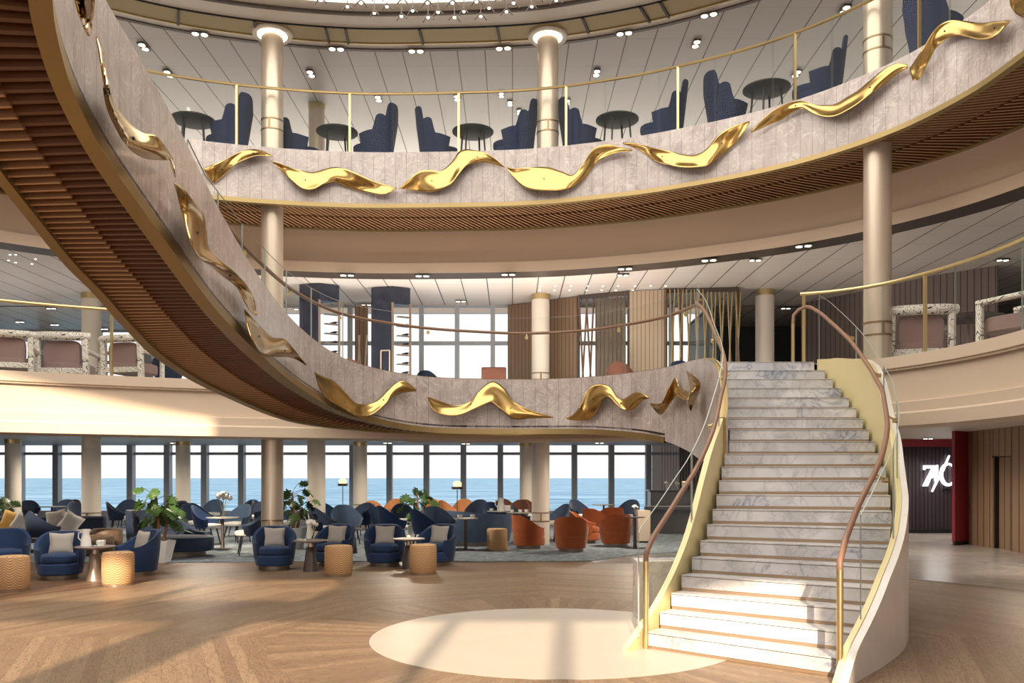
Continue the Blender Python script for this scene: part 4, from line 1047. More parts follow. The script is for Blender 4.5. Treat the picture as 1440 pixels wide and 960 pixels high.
def tub_chair(mat, base, label, grp, lo=.50, hi=.78, arc=128, seam=False):
    r = empty('tub_armchair', label, 'armchair', (0, 0, 0), 0, grp)
    shell(MB(), .335, .40, .08, lambda d: lo + (hi - lo) * sst(1 - (abs(d) - 25) / 95), arc, .085).build('back_shell', mat, r)
    pad(MB(), .335, .36, .08, .27, 0, -.03, 2.4).build('seat_base', mat, r)
    pad(MB(), .285, .315, .28, .41, 0, -.06, 2.8, bulge=.025).build('seat_cushion', mat, r)
    MB().lathe([(.001, 0), (.285, 0), (.285, .078), (.001, .078)], 0, 0, 32).build('plinth', base, r)
    if seam:
        shell(MB(), .372, .374, .335, lambda d: .343, arc, .004, nh=1).build('seam', M['tan'], r)
    return r
def dining_chair(mat, label, grp, seatmat=None):
    r = empty('dining_chair', label, 'chair', (0, 0, 0), 0, grp)
    shell(MB(), .25, .335, .40, lambda d: .60 + .32 * sst(1 - (abs(d) - 8) / 100), 118, .035, flare=.8, n=24, nh=5).build('back_shell', mat, r)
    pad(MB(), .25, .26, .40, .49, 0, -.03, 2.6, bulge=.015, n=24).build('seat', seatmat or M['cream'], r)
    for sx in (-1, 1):
        for sy in (-1, 1):
            MB().tube([(sx * .15, sy * .15, .41), (sx * .22, sy * .22, 0)], [.018, .011], 8).build('leg', M['black'], r)
    return r
def wing_chair(label, grp):
    r = empty('wing_chair', label, 'armchair', (0, 0, 0), 0, grp)
    def hf(d):
        d = abs(d)
        if d < 26: return 1.18 - .03 * (d / 26) ** 2
        if d < 38: return 1.15 - .27 * sst((d - 26) / 12)
        if d < 62: return .88 + .03 * math.sin(PI * (d - 38) / 24)
        if d < 74: return .88 - .27 * sst((d - 62) / 12)
        return .61 - .03 * sst((d - 74) / 40)
    shell(MB(), .31, .43, .16, hf, 118, .06, n=48, nh=8, sy=1.0, flare=1.3).build('wing_shell', M['navyup'], r)
    pad(MB(), .32, .37, .18, .33, 0, -.08, 2.8).build('seat_base', M['navyup'], r)
    pad(MB(), .29, .36, .33, .45, 0, -.12, 2.8, bulge=.03).build('seat_cushion', M['navyup'], r)
    for sx in (-1, 1):
        for sy in (-1, 1): MB().tube([(sx * .2, sy * .2, .2), (sx * .25, sy * .26, 0)], [.02, .012], 8).build('leg', M['black'], r)
    return r
def round_pouf(label):
    r = empty('round_pouf', label, 'pouf', (0, 0, 0), 0, None)
    MB().lathe([(.001, .03), (.22, .03), (.235, .06), (.24, .25), (.238, .48), (.225, .515), (.19, .525), (.001, .53)], 0, 0, 36).build('body', M['pouf'], r)
    MB().lathe([(.001, 0), (.225, 0), (.23, .03), (.001, .03)], 0, 0, 36).build('plinth', M['champ'], r)
    return r
def cone_table(label, mat, topm):
    r = empty('side_table', label, 'side table', (0, 0, 0), 0, None)
    MB().lathe([(.001, .515), (.12, .515), (.31, .545), (.315, .56), (.31, .565), (.001, .565)], 0, 0, 40).build('table_top', topm, r)
    MB().lathe([(.001, .44), (.06, .44), (.05, .515), (.001, .515)], 0, 0, 24).build('neck', M['champ'], r)
    MB().lathe([(.001, 0), (.145, 0), (.14, .01), (.085, .42), (.07, .44), (.001, .44)], 0, 0, 28).build('pedestal', mat, r)
    return r
def cafe_table(label, rad=.35, h=.74, top=None):
    r = empty('pedestal_table', label, 'table', (0, 0, 0), 0, None)
    MB().lathe([(.001, h - .02), (rad - .03, h - .02), (rad, h - .01), (rad, h), (.001, h)], 0, 0, 36).build('table_top', top or M['greyfab'], r)
    MB().lathe([(.001, .02), (.05, .02), (.04, .1), (.032, h - .02), (.001, h - .02)], 0, 0, 14).build('stem', M['bronze'], r)
    MB().lathe([(.001, 0), (.22, 0), (.22, .012), (.05, .025), (.001, .025)], 0, 0, 28).build('foot', M['bronze'], r)
    return r
def leg_table(label):
    r = empty('round_table', label, 'table', (0, 0, 0), 0, None)
    MB().lathe([(.001, .71), (.40, .71), (.44, .73), (.44, .75), (.001, .75)], 0, 0, 40).build('table_top', M['black'], r)
    for k in range(4):
        a = PI / 4 + k * PI / 2
        MB().tube([(.26 * math.cos(a), .26 * math.sin(a), .71), (.32 * math.cos(a), .32 * math.sin(a), 0)], [.022, .015], 8).build('leg', M['black'], r)
    return r
def cushion(mat, label, grp=None, s=.38, th=.12):
    n = 12; vs = []
    for side in (1, -1):
        for i in range(n + 1):
            for j in range(n + 1):
                u = -1 + 2 * i / n; v = -1 + 2 * j / n
                h = (max(0, 1 - u ** 4) * max(0, 1 - v ** 4)) ** .6
                pin = 1 - .10 * (1 - abs(u * v)) * max(abs(u), abs(v)) ** 3
                vs.append((u * s / 2 * pin, side * th / 2 * h, v * s / 2 * pin))
    m = n + 1; N = m * m
    fs = [(i * m + j, (i + 1) * m + j, (i + 1) * m + j + 1, i * m + j + 1) for i in range(n) for j in range(n)]
    fs += [tuple(N + q for q in f[::-1]) for f in fs]
    mb = MB(); mb.add(vs, fs, 0, None, True); o = mb.build('cushion', mat)
    return props(o, label, 'cushion', grp)
def frame_chair(label):
    r = empty('patterned_armchair', label, 'armchair', (0, 0, 0), 0, 'patterned wooden armchairs')
    W = .40
    for s in (-1, 1):
        MB().bar((s * W, .33, 0), (s * (W - .01), .37, .86), .10, .10).build('back_post', M['pattern'], r, bevel=.02)
        MB().bar((s * W, -.33, 0), (s * W, -.33, .60), .08, .08).build('front_post', M['pattern'], r, bevel=.02)
        MB().bar((s * W, -.37, .60), (s * W, .36, .62), .10, .06).build('arm', M['pattern'], r, bevel=.02)
    vs = []
    pts = [(-.46, .33), (-.30, .40), (0, .43), (.30, .40), (.46, .33)]
    MB().tube([(x, y, .86) for x, y in pts], .075, 12).build('top_rail', M['pattern'], r)
    pad(MB(), .36, .36, .22, .42, 0, 0, 5, bulge=.02).build('seat', M['mauve'], r)
    b = MB(); pad(b, .31, .24, -.05, .05, 0, 0, 4.5, bulge=.01); o = b.build('back_cushion', M['mauve'], r); o.rotation_euler = (PI / 2 - .06, 0, 0); o.location = (0, .30, .56)
    MB().bar((-W, .34, .27), (W, .34, .27), .07, .10).build('seat_rail', M['pattern'], r, bevel=.01)
    return r
def leaf_mesh(s=.3):
    """heart-shaped split leaf, stem end at the origin, pointing +X"""
    n = 15; right = []
    for k in range(n + 1):
        t = k / n; w = .52 * math.sin(PI * min(1, t * .92 + .08)) ** .7
        cut = .50 if (k % 3 == 2 and 1 < k < n - 1) else 1.0
        right.append((t, w * cut))
    mb = MB(); vs = [(x * s, 0, .05 * s * math.sin(x * 3)) for x, w in right]; m = len(vs)
    for sg in (1, -1): vs += [((x - (.12 if x < .1 else 0)) * s, sg * w * s, (-.12 * w + .05 * math.sin(x * 3)) * s - .10 * x * x * s) for x, w in right]
    vs2 = vs
    fs = []
    for sg in (0, 1):
        o = m * (1 + sg)
        for k in range(n):
            fs.append((k, k + 1, o + k + 1, o + k) if sg == 0 else (k, o + k, o + k + 1, k + 1))
    mb.add(vs2, fs, 0, None, True); return mb
LEAF = leaf_mesh(.235)
def monstera(label, loc, h=1.55, pot_h=.45, spread=.45, nleaf=24, seed=1, pot=True):
    rnd = random.Random(seed)
    r = empty('potted_monstera', label, 'plant', loc)
    pr = MB(); 
    nb = 6; vs = []
    for z, rr in ((0, .20), (pot_h - .02, .30), (pot_h, .30), (pot_h, .27), (pot_h - .05, .26)):
        for k in range(nb): a = 2 * PI * k / nb + .3; vs.append((rr * math.cos(a), rr * math.sin(a), z))
    pr.add(vs, [(i * nb + k, i * nb + (k + 1) % nb, (i + 1) * nb + (k + 1) % nb, (i + 1) * nb + k) for i in range(4) for k in range(nb)] + [tuple(range(nb))[::-1], tuple(range(4 * nb, 5 * nb))])
    pr.build('planter', M['planter'], r)
    tops = []
    for k in range(3):
        a = k * 2.1 + .4; p0 = Vector((.06 * math.cos(a), .06 * math.sin(a), pot_h - .05)); p1 = Vector((.14 * math.cos(a), .14 * math.sin(a), pot_h + (h - pot_h) * (.45 + .15 * k)))
        MB().tube([p0, (p0 + p1) / 2 + Vector((.02, 0, 0)), p1], [.035, .028, .018], 8).build('stem', M['trunk'], r); tops.append((p0, p1))
    for k in range(nleaf):
        p0, p1 = tops[k % 3]; q = .35 + .65 * rnd.random(); st = p0.lerp(p1, q)
        a = rnd.uniform(0, 2 * PI); el = rnd.uniform(-.3, .9); L = spread * rnd.uniform(.45, 1)
        en = st + Vector((L * math.cos(a) * math.cos(el), L * math.sin(a) * math.cos(el), L * math.sin(el) * .8 + .05))
        en.z = min(en.z, h - .05)
        sc = rnd.uniform(.8, 1.25)
        mb = MB(); R = Matrix.Translation(en) @ Matrix.Rotation(a, 4, 'Z') @ Matrix.Rotation(rnd.uniform(.3, 1.2), 4, 'Y') @ Matrix.Rotation(rnd.uniform(-.8, .8), 4, 'X') @ Matrix.Scale(sc, 4)
        mb.add([R @ Vector(v) for v in LEAF.v], LEAF.f, 0, None, True)
        mb.tube([st, (st + en) / 2 + Vector((0, 0, .04)), en], .006, 5)
        mb.build('leaf', M['leaf'], r, fix=False)
    return r
def vase_flowers(label, loc, s=1.0):
    r = empty('flower_vase', label, 'vase of flowers', loc)
    MB().lathe([(.001, 0), (.05 * s, 0), (.055 * s, .08 * s), (.04 * s, .15 * s), (.05 * s, .2 * s), (.045 * s, .2 * s), (.001, .02)], 0, 0, 16).build('vase', M['glass'], r)
    rnd = random.Random(3)
    for k in range(9):
        a = k * 2.4; rr = .028 * s * math.sqrt(k)
        mb = MB(); c = Vector((rr * math.cos(a), rr * math.sin(a), (.29 - .007 * k + .02 * rnd.random()) * s)); R = .034 * s
        mb.lathe([(.001, c.z - R), (R * .7, c.z - R * .7), (R, c.z), (R * .7, c.z + R * .7), (.001, c.z + R * .9)], c.x, c.y, 9)
        mb.tube([(0, 0, .03), c], .003, 4, 0)
        mb.build('bloom', M['petal'], r)
    return r
def cup(label, grp=None):
    r = empty('coffee_cup', label, 'cup', (0, 0, 0), 0, grp)
    MB().lathe([(.001, 0), (.075, .004), (.08, .012), (.001, .008)], 0, 0, 18).build('saucer', M['porcelain'], r)
    MB().lathe([(.001, .01), (.025, .01), (.042, .04), (.045, .08), (.041, .08), (.037, .04), (.001, .02)], 0, 0, 18).build('bowl', M['porcelain'], r)
    MB().tube([(.043, 0, .07), (.07, 0, .065), (.07, 0, .04), (.038, 0, .03)], .006, 6).build('handle', M['porcelain'], r)
    return r
def jug(label, loc, s=1.0, rot=0):
    r = empty('white_jug', label, 'jug', loc, rot)
    MB().lathe([(.001, 0), (.085 * s, 0), (.075 * s, .12 * s), (.055 * s, .2 * s), (.07 * s, .28 * s), (.062 * s, .28 * s), (.045 * s, .2 * s), (.001, .03)], 0, 0, 20).build('body', M['porcelain'], r)
    MB().tube([(-.06 * s, 0, .23 * s), (-.12 * s, 0, .22 * s), (-.125 * s, 0, .14 * s), (-.075 * s, 0, .08 * s)], .009 * s, 8).build('handle', M['porcelain'], r)
    return r
def tumbler(label, loc, h=.14, r0=.035):
    mb = MB().lathe([(.001, 0), (r0, 0), (r0, h), (r0 - .004, h), (r0 - .004, .01), (.001, .01)], 0, 0, 16)
    o = mb.build('drinking_glass', M['glass']); o.location = loc; return props(o, label, 'glass')

def at(x, y, z=0): return PF(x, y, z)           # floor position from the picture
def atd(x, d, z=0): return Vector((GX(x, d), d, z))
CZ = .015

# ------------------------------------------------------------------ front row: blue tub armchairs
FR = 'navy tub armchairs along the front of the lounge'
pc = tub_chair(M['navy'], M['plinthmetal'], 'x', FR)
cu = cushion(M['greyfab'], 'x', 'grey square cushions on the navy armchairs')
tubs = [(85, 14.4, .35, 'navy tub armchair left of the jug table, turned towards it', True), (192, 14.9, -.75, 'navy tub armchair in front of the white planter, facing the jug table', True),
        (386, 15.9, .25, 'navy tub armchair in front of the tall column', True), (470, 16.6, -.3, 'navy tub armchair half hidden behind the pouf and the flower table', True),
        (541, 16.5, .1, 'navy tub armchair left of the candle table', True), (614, 16.6, -.45, 'navy tub armchair right of the candle table', True),
        (8, 15.2, .5, 'navy tub armchair cut by the left edge of the picture', False)]
for i, (x, d, ro, lab, cu_) in enumerate(tubs):
    p = atd(x, d); place(pc, FIRST, p, ro, lab)
    if cu_:
        q = p + Vector((.10 * math.sin(ro) * -1 + (.0), .10 * math.cos(ro), .575))
        o = place(cu, FIRST, q, ro + .05, 'grey cushion in the ' + lab.replace('turned towards it', '').replace(', facing the jug table', '').strip(' ,')); o.rotation_euler = (-.22, .03, ro + .1)
# poufs
pp = round_pouf('x')
for x, y, lab in ((17, 833, 'gold wave patterned pouf cut by the left edge'), (166, 825, 'gold wave patterned pouf in front of the jug table'), (476, 811, 'gold wave patterned pouf in front of the flower table'),
                  (595, 809, 'gold wave patterned pouf in front of the candle table'), (699, 776, 'gold wave patterned pouf standing alone on the carpet before the curved blue sofa')):
    p = at(x, y); p.y += .22; p.x *= p.y / (p.y - .22); place(pp, FIRST, p, .4, lab)
# side tables
t1 = cone_table('round side table with a champagne cone foot carrying the jug and cups', M['champ'], M['table']); t1.location = atd(134, 14.1)
t2 = cone_table('round side table with a dark cone foot carrying white flowers', M['bronze'], M['table']); t2.location = atd(437, 15.5)
t3 = cone_table('round side table with a dark cone foot carrying a small candle', M['bronze'], M['table']); t3.location = atd(575, 15.9)
t4 = cone_table('dark side table on the carpet behind the flower table chairs', M['bronze'], M['bronze']); t4.location = atd(494, 19.0)
for t, s in ((t2, .95), (t3, .95)): t.scale = (s, s, 1)
p = t1.location
jug('white jug on the left side table', p + Vector((-.13, -.05, .567)), 1.0)
c0 = cup('x')
place(c0, FIRST, p + Vector((.06, .0, .567)), .3, 'white cup on the left side table, beside the jug')
place(c0, FIRST, p + Vector((.14, -.14, .567)), 2, 'white cup on the left side table, nearest the front')
tumbler('tall glass tumbler on the left side table', p + Vector((.21, .06, .567)), .17, .04)
bx = MB().box(-.06, .06, -.04, .04, 0, .09).build('sugar_box', M['porcelain'], bevel=.01); bx.location = p + Vector((.03, .14, .567)); props(bx, 'white box behind the cups on the left side table', 'box')
vase_flowers('white flowers in a glass vase on the side table by the pouf', t2.location + Vector((0, .05, .567)), 1.15)
for k, (dx, dy) in enumerate(((-.2, -.1), (-.13, -.17), (-.06, -.2))):
    o = MB().lathe([(.001, 0), (.025, 0), (.028, .03), (.001, .035)], 0, 0, 12).build('tea_light', M['porcelain']); o.location = t2.location + Vector((dx, dy, .567)); props(o, 'small white tea light on the flower table, %s of three' % ('leftmost', 'middle', 'rightmost')[k], 'candle')
o = empty('candle_glass', 'small glowing candle glass on the side table between two navy armchairs', 'candle', t3.location + Vector((.0, -.05, .567)))
MB().lathe([(.001, 0), (.035, 0), (.038, .08), (.034, .08), (.001, .012)], 0, 0, 14).build('holder', M['glass'], o); MB().lathe([(.001, .012), (.027, .012), (.027, .06), (.001, .065)], 0, 0, 12).build('candle', M['shade'], o)
tumbler('empty glass on the candle table', t3.location + Vector((-.06, .12, .567)), .15, .035)

# ------------------------------------------------------------------ plants
monstera('large monstera in a white faceted planter at the left of the lounge', atd(225, 17.1), 1.62, .44, .42, 46, 4)
monstera('monstera behind the tall column, left of the cream column', atd(414, 20.2, CZ), 1.62, .50, .42, 36, 9)
monstera('monstera behind the curved row of navy chairs near the middle', atd(588, 22.2, CZ), 1.55, .45, .42, 36, 12)
monstera('small dark monstera at the left window', atd(-2, 24, CZ), 1.35, .45, .4, 14, 15)

# ------------------------------------------------------------------ sofas
so = empty('curved_sofa', 'long curved slate blue sofa seen from behind, right of the pouf', 'sofa', atd(661, 21.5, CZ), PI)
shell(MB(), 1.0, 1.07, .10, lambda d: .78 + .12 * sst((d + 60) / 120) - .10 * sst((abs(d) - 70) / 30), 100, .14, n=48, sy=.75).build('back_shell', M['slate'], so)
pad(MB(), .95, .62, .1, .42, 0, -.05, 3).build('seat', M['slate'], so)
MB().lathe([(.001, 0), (.93, 0), (.93, .1), (.001, .1)], 0, 0, 48).build('plinth', M['plinthmetal'], so).scale = (1, .72, 1)
so = empty('curved_chaise', 'navy chaise with a high curved back beside the white planter', 'sofa', atd(238, 18.3, CZ), .2)
shell(MB(), .80, .86, .12, lambda d: .50 + .50 * sst((60 - d) / 70), 88, .15, n=40, sy=.62).build('back_shell', M['navydark'], so).rotation_euler = (0, 0, .35)
pad(MB(), .86, .50, .12, .43, .06, -.08, 3, bulge=.02).build('seat', M['navydark'], so)
MB().lathe([(.001, 0), (.75, 0), (.75, .12), (.001, .12)], 0, 0, 40).build('plinth', M['plinthmetal'], so).scale = (1, .58, 1)
so = empty('long_sofa', 'long pale seated sofa with dark frame at the far left', 'sofa', atd(55, 19.6, CZ), 0)
pad(MB(), 1.35, .45, .30, .46, 0, 0, 6).build('seat', M['cream'], so)
MB().box(-1.35, 1.35, .32, .46, .15, .78).build('backrest', M['navydark'], so, bevel=.05)
MB().box(-1.3, 1.3, -.40, .40, .22, .30).build('frame', M['bronze'], so)
for sx in (-1.2, 1.2):
    for sy in (-.34, .34): MB().tube([(sx, sy, .24), (sx, sy, 0)], .025, 8).build('leg', M['black'], so)
cz = so.location
def cush(mat, x, z, ry, s, lab, dy=0.15, rz=0):
    o = cushion(mat, lab, None, s, .16); o.location = cz + Vector((x, dy, z)); o.rotation_euler = (-.3, ry, rz); return o
cush(M['yellow'], -.74, .68, .25, .46, 'golden yellow cushion on the pale sofa at the far left')
cush(M['cream'], -.42, .66, .4, .42, 'pale cushion leaning next to the yellow one', .05)
cush(M['greyfab'], .36, .70, -.2, .48, 'light grey cushion on the pale sofa, left of the column', .05)
cush(M['cream'], .74, .64, .5, .46, 'crumpled pale grey cushion nearest the column on the long sofa', -.02)
# low timber poufs
for x, d, h, r, lab in ((134, 18.6, .42, .38, 'dark timber drum stool behind the jug table'), (151, 19.5, .52, .32, 'taller timber drum stool standing behind the dark one')):
    o = empty('drum_stool', lab, 'stool', atd(x, d, CZ)); MB().lathe([(.001, .03), (r - .02, .03), (r, .06), (r, h - .03), (r - .02, h), (.001, h)], 0, 0, 28).build('body', M['drum'], o); MB().lathe([(.001, 0), (r * .8, 0), (r * .8, .03), (.001, .03)], 0, 0, 28).build('plinth', M['black'], o)

# ------------------------------------------------------------------ orange tub chairs
OG = 'burnt orange tub armchairs by the stairs'
po = tub_chair(M['orange'], M['plinthmetal'], 'x', OG, .50, .80, 130, True)
for x, d, ro, lab in ((743, 20.3, 2.1, 'burnt orange tub armchair seen from the side, left of the column'), (803, 19.5, 2.95, 'burnt orange tub armchair nearest the camera, seen from behind'),
                      (866, 20.9, 3.35, 'burnt orange tub armchair seen from behind, second from the stairs side'), (822, 22.0, 1.35, 'sunlit orange tub armchair between the two seen from behind'),
                      (801, 23.6, 1.9, 'burnt orange tub armchair behind the sunlit one, next to the column'), (838, 24.6, 2.3, 'burnt orange tub armchair further back below the high table'), (859, 25.6, 3.3, 'burnt orange tub armchair furthest back, nearest the windows')):
    place(po, FIRST, atd(x, d, CZ), ro, lab)

# ------------------------------------------------------------------ dining chairs
protos = {'navy': dining_chair(M['navydark'], 'x', None), 'blue': dining_chair(M['navy'], 'x', None), 'slate': dining_chair(M['slate'], 'x', None),
          'tan': dining_chair(M['tan'], 'x', None), 'brown': dining_chair(M['brownf'], 'x', None)}
word = {'navy': 'dark navy', 'blue': 'navy', 'slate': 'slate blue', 'tan': 'tan orange', 'brown': 'russet brown'}
DC = [('navy', 62, 17.9, 2.5, 1.18, 'chair with tall back behind the left tub armchair'), ('navy', 352, 18.6, -1.2, 1.12, 'chair with a pale seat just left of the tall column'),
      ('navy', 168, 25.2, 1.9, 1.1, 'chair standing free to the right of the thick left column'), ('navy', 178, 28.2, .2, 1.05, 'chair close to the window behind the planter leaves'),
      ('slate', 92, 28.6, .3, 1.05, 'rounded chair at the window left of the thick left column'), ('brown', 99, 29.4, 0, 1, 'chair peeping over the slate one at the left window'),
      ('navy', 40, 27.5, .5, 1.05, 'chair right of the column at the left edge'), ('navy', 112, 25.5, .9, 1.05, 'chair partly behind the thick left column'),
      ('navy', 258, 24.2, .4, 1.1, 'chair right behind the monstera leaves'), ('navy', 273, 22.8, .9, 1.1, 'chair in the dark cluster left of the flower table'),
      ('navy', 248, 26.8, -.2, 1.05, 'chair below the far column behind the monstera'), ('blue', 291, 21.2, 1.5, 1.12, 'chair left of the flower dining table, seen from the side'),
      ('navy', 281, 23.6, 1.1, 1.1, 'chair with a pointed back left of the flower dining table'), ('slate', 300, 28.6, .1, 1.05, 'round backed chair at the window above the flower table'),
      ('slate', 333, 22.2, -.4, 1.12, 'chair behind the flower dining table on its right'), ('navy', 338, 24.8, -.9, 1.15, 'broad backed chair right of the flower table, nearer the window'),
      ('navy', 356, 26.5, -.7, 1.05, 'chair left of the tall column near the window'), ('slate', 352, 29.2, 0, 1, 'small looking chair at the window left of the tall column'),
      ('blue', 394, 22.9, 1.3, 1.1, 'chair tucked behind the tall column on its right'), ('cream', 404, 18.9, .5, 1.0, 'chair'),
      ('navy', 456, 20.3, 1.2, 1.1, 'chair with pointed back right of the cream column'), ('slate', 488, 21.3, 3.05, 1.18, 'chair with a big rounded back turned to the camera'),
      ('navy', 455, 26.6, 1.4, 1.08, 'chair by the brass floor lamp'), ('blue', 466, 23.9, 2.6, 1.12, 'chair in front of the brass floor lamp'),
      ('slate', 505, 24.0, -2.3, 1.12, 'chair left of the far column, back turned'), ('blue', 507, 22.8, -1.6, 1.1, 'chair facing left beneath the far column'),
      ('blue', 540, 22.2, 2.0, 1.2, 'chair highest of the pair right of the far column'), ('blue', 553, 20.3, 2.2, 1.18, 'chair with long sloping arm behind the middle tub armchairs'),
      ('navy', 566, 24.2, .2, 1.05, 'chair left of the middle monstera'), ('blue', 600, 19.0, 2.3, 1.12, 'chair with pointed back right of the middle monstera'),
      ('slate', 618, 20.1, 2.8, 1.18, 'chair with rounded back between the monstera and the long curved sofa'), ('tan', 527, 27.1, .5, 1.05, 'chair at the window just right of the far column'),
      ('tan', 553, 27.8, -.2, 1.12, 'chair at the window left of the middle monstera'), ('tan', 612, 28.0, .4, 1.1, 'chair at the window right of the middle monstera'),
      ('tan', 632, 26.6, 1.0, 1.1, 'chair with sunlit arm left of the glowing lamp'), ('tan', 651, 27.6, -.1, 1.12, 'chair directly behind the glowing lamp'),
      ('navy', 670, 26.2, -.3, 1.15, 'chair right of the glowing lamp behind the curved sofa'), ('blue', 697, 24.6, .5, 1.1, 'chair at the end of the curved sofa'),
      ('brown', 710, 27.6, .2, 1.12, 'chair at the window behind the white jug'), ('brown', 728, 26.4, -.3, 1.12, 'chair behind the table with three cups'),
      ('brown', 737, 27.2, 0, 1.1, 'chair beside the far half hidden column'), ('slate', 782, 22.6, -1.0, 1.12, 'chair immediately right of the column by the orange armchairs'),
      ('navy', 818, 26.4, .7, 1.15, 'chair left of the high window table'), ('navy', 882, 26.2, -.6, 1.15, 'chair right of the high window table'),
      ('navy', 736, 23.6, 1.4, 1.0, 'chair tucked under the table with three cups')]
for c, x, d, ro, s, lab in DC:
    if c == 'cream': continue
    o = place(protos[c], FIRST, atd(x, d, CZ), ro, word[c] + ' ' + lab, (s, s, 1.0 + (s - 1) * .6)); o['group'] = 'upholstered dining chairs in the lounge'
# tables
def tbl(x, d, rad, h, lab, top=None):
    t = cafe_table(lab, rad, h, top); t.location = atd(x, d, CZ); return t
ta = tbl(313, 20.2, .38, .74, 'round dining table with white flowers and glasses, left of the tall column')
vase_flowers('large bunch of white flowers on the dining table left of the tall column', ta.location + Vector((.02, 0, .742)), 1.9)
for k, (dx, dy) in enumerate(((-.22, -.12), (-.14, -.2), (.18, -.15), (.26, -.05))):
    tumbler('low glass on the flower dining table, number %s from the left' % words_n[k], ta.location + Vector((dx, dy, .742)), .08, .035)
tb_ = tbl(655, 19.8, .29, .74, 'small round table with two cups in front of the curved sofa')
for s, lab in ((-.15, 'left'), (.15, 'right')): place(c0, FIRST, tb_.location + Vector((s, -.04, .742)), 0, 'white cup on the small table before the curved sofa, %s one' % lab)
td = tbl(731, 22.4, .36, .76, 'round table with three cups left of the column by the orange armchairs')
for k, s in enumerate((-.22, -.0, .16)): place(c0, FIRST, td.location + Vector((s, -.08 + .05 * k, .762)), .5, 'white cup on the three cup table, %s one' % ('left', 'middle', 'right')[k])
te = tbl(702, 23.4, .34, .76, 'round table holding the tall white jug behind the curved sofa')
jug('tall white jug on the table behind the curved sofa', te.location + Vector((.05, -.05, .762)), 1.3)
place(c0, FIRST, te.location + Vector((-.22, -.1, .762)), .5, 'white cup left of the tall white jug')
bx = MB().box(-.09, .09, -.05, .05, 0, .16).build('milk_box', M['porcelain'], bevel=.02); bx.location = te.location + Vector((.22, -.08, .762)); props(bx, 'white block right of the tall white jug', 'box')
tbl(849, 27.8, .38, .80, 'dark high table by the window between two dark navy chairs')
tf = tbl(893, 20.4, .24, .74, 'small dark table with a vase beside the right orange armchair', M['bronze'])
vase_flowers('small white flowers on the table next to the right orange armchair', tf.location + Vector((0, 0, .742)), .9)
tbl(73, 27.9, .42, .74, 'table at the window behind the pale sofa', M['greyfab'])
tbl(266, 26.0, .34, .74, 'dark table among the chairs right of the large monstera', M['bronze'])
tbl(536, 25.4, .34, .74, 'dark table behind the sloping armed navy chairs', M['bronze'])
# floor lamps
for x, d, zt, lab in ((482, 25.5, 1.62, 'slim floor lamp with a drum shade left of the far column'), (643, 22.5, 1.56, 'glowing floor lamp with a dome shade behind the curved sofa')):
    r = empty('floor_lamp', lab, 'floor lamp', atd(x, d, CZ))
    MB().tube([(0, 0, .02), (0, 0, zt - .2)], .012, 8).build('pole', M['bronze'], r)
    MB().lathe([(.001, 0), (.14, 0), (.14, .02), (.001, .02)], 0, 0, 24).build('base', M['bronze'], r)
    MB().lathe([(.001, zt - .17), (.11, zt - .17), (.115, zt - .02), (.06, zt + .03), (.001, zt + .035)], 0, 0, 24).build('lamp_shade', M['shade'], r)
    MB().lathe([(.11, zt - .19), (.145, zt - .19), (.15, zt - .12), (.118, zt - .12)], 0, 0, 24).build('shade_ring', M['bronze'], r)

# ------------------------------------------------------------------ piano corner
r = empty('upright_piano', 'dark upright piano standing behind the foot of the stairs', 'piano', atd(944, 25.6, .0))
MB().box(-.62, .72, 0, .62, .0, 1.28).build('case', M['pianog'], r, bevel=.02)
MB().box(-.66, .76, -.02, .66, 1.28, 1.32).build('lid', M['pianog'], r, bevel=.01)
MB().box(-.82, .72, -.34, .0, .74, .84).build('keyboard_shelf', M['pianog'], r, bevel=.01)
MB().box(-.74, .66, -.33, -.12, .84, .85).build('keys', M['porcelain'], r)
MB().bar((-.6, -.02, .9), (-.6, .05, 1.25), .03, .03).bar((.6, -.02, .9), (.6, .05, 1.25), .03, .03).build('music_desk', M['bronze'], r)
for x in (-.78, .66): MB().tube([(x, -.28, .74), (x, -.28, 0)], .04, 8).build('leg', M['pianog'], r)
for k, (dx, lab) in enumerate(((-.1, 'left'), (.22, 'right'))):
    vase_flowers('small vase of white flowers on top of the piano, the %s one' % lab, r.location + Vector((dx, .25, 1.32)), .8)
r = empty('rod_screen', 'hanging screen of thin upright rods behind the piano', 'screen', atd(962, 27.2, 0))
for k in range(18):
    x = 931 + k * 4.0; d = 27.2 - .05 * k
    under(MB().tube([atd(x, d, 0.01), atd(x, d, 2.85)], .012, 6).build('rod', M['rod'], None), r)
o = MB().box(GX(955, 28.5), GX(1010, 28.5), 28.4, 28.6, 0, 2.85).build('wall_lower_pier', M['dark']); props(o, kind='structure')
o = empty('side_cabinet', 'pale beige low cabinet seen through the glass beside the stair foot', 'cabinet', atd(906, 22, 0))
MB().box(-.16, .16, 0, .4, .05, .85).build('body', M['beige'], o, bevel=.01); MB().box(-.14, .14, .02, .38, 0, .05).build('plinth', M['black'], o)

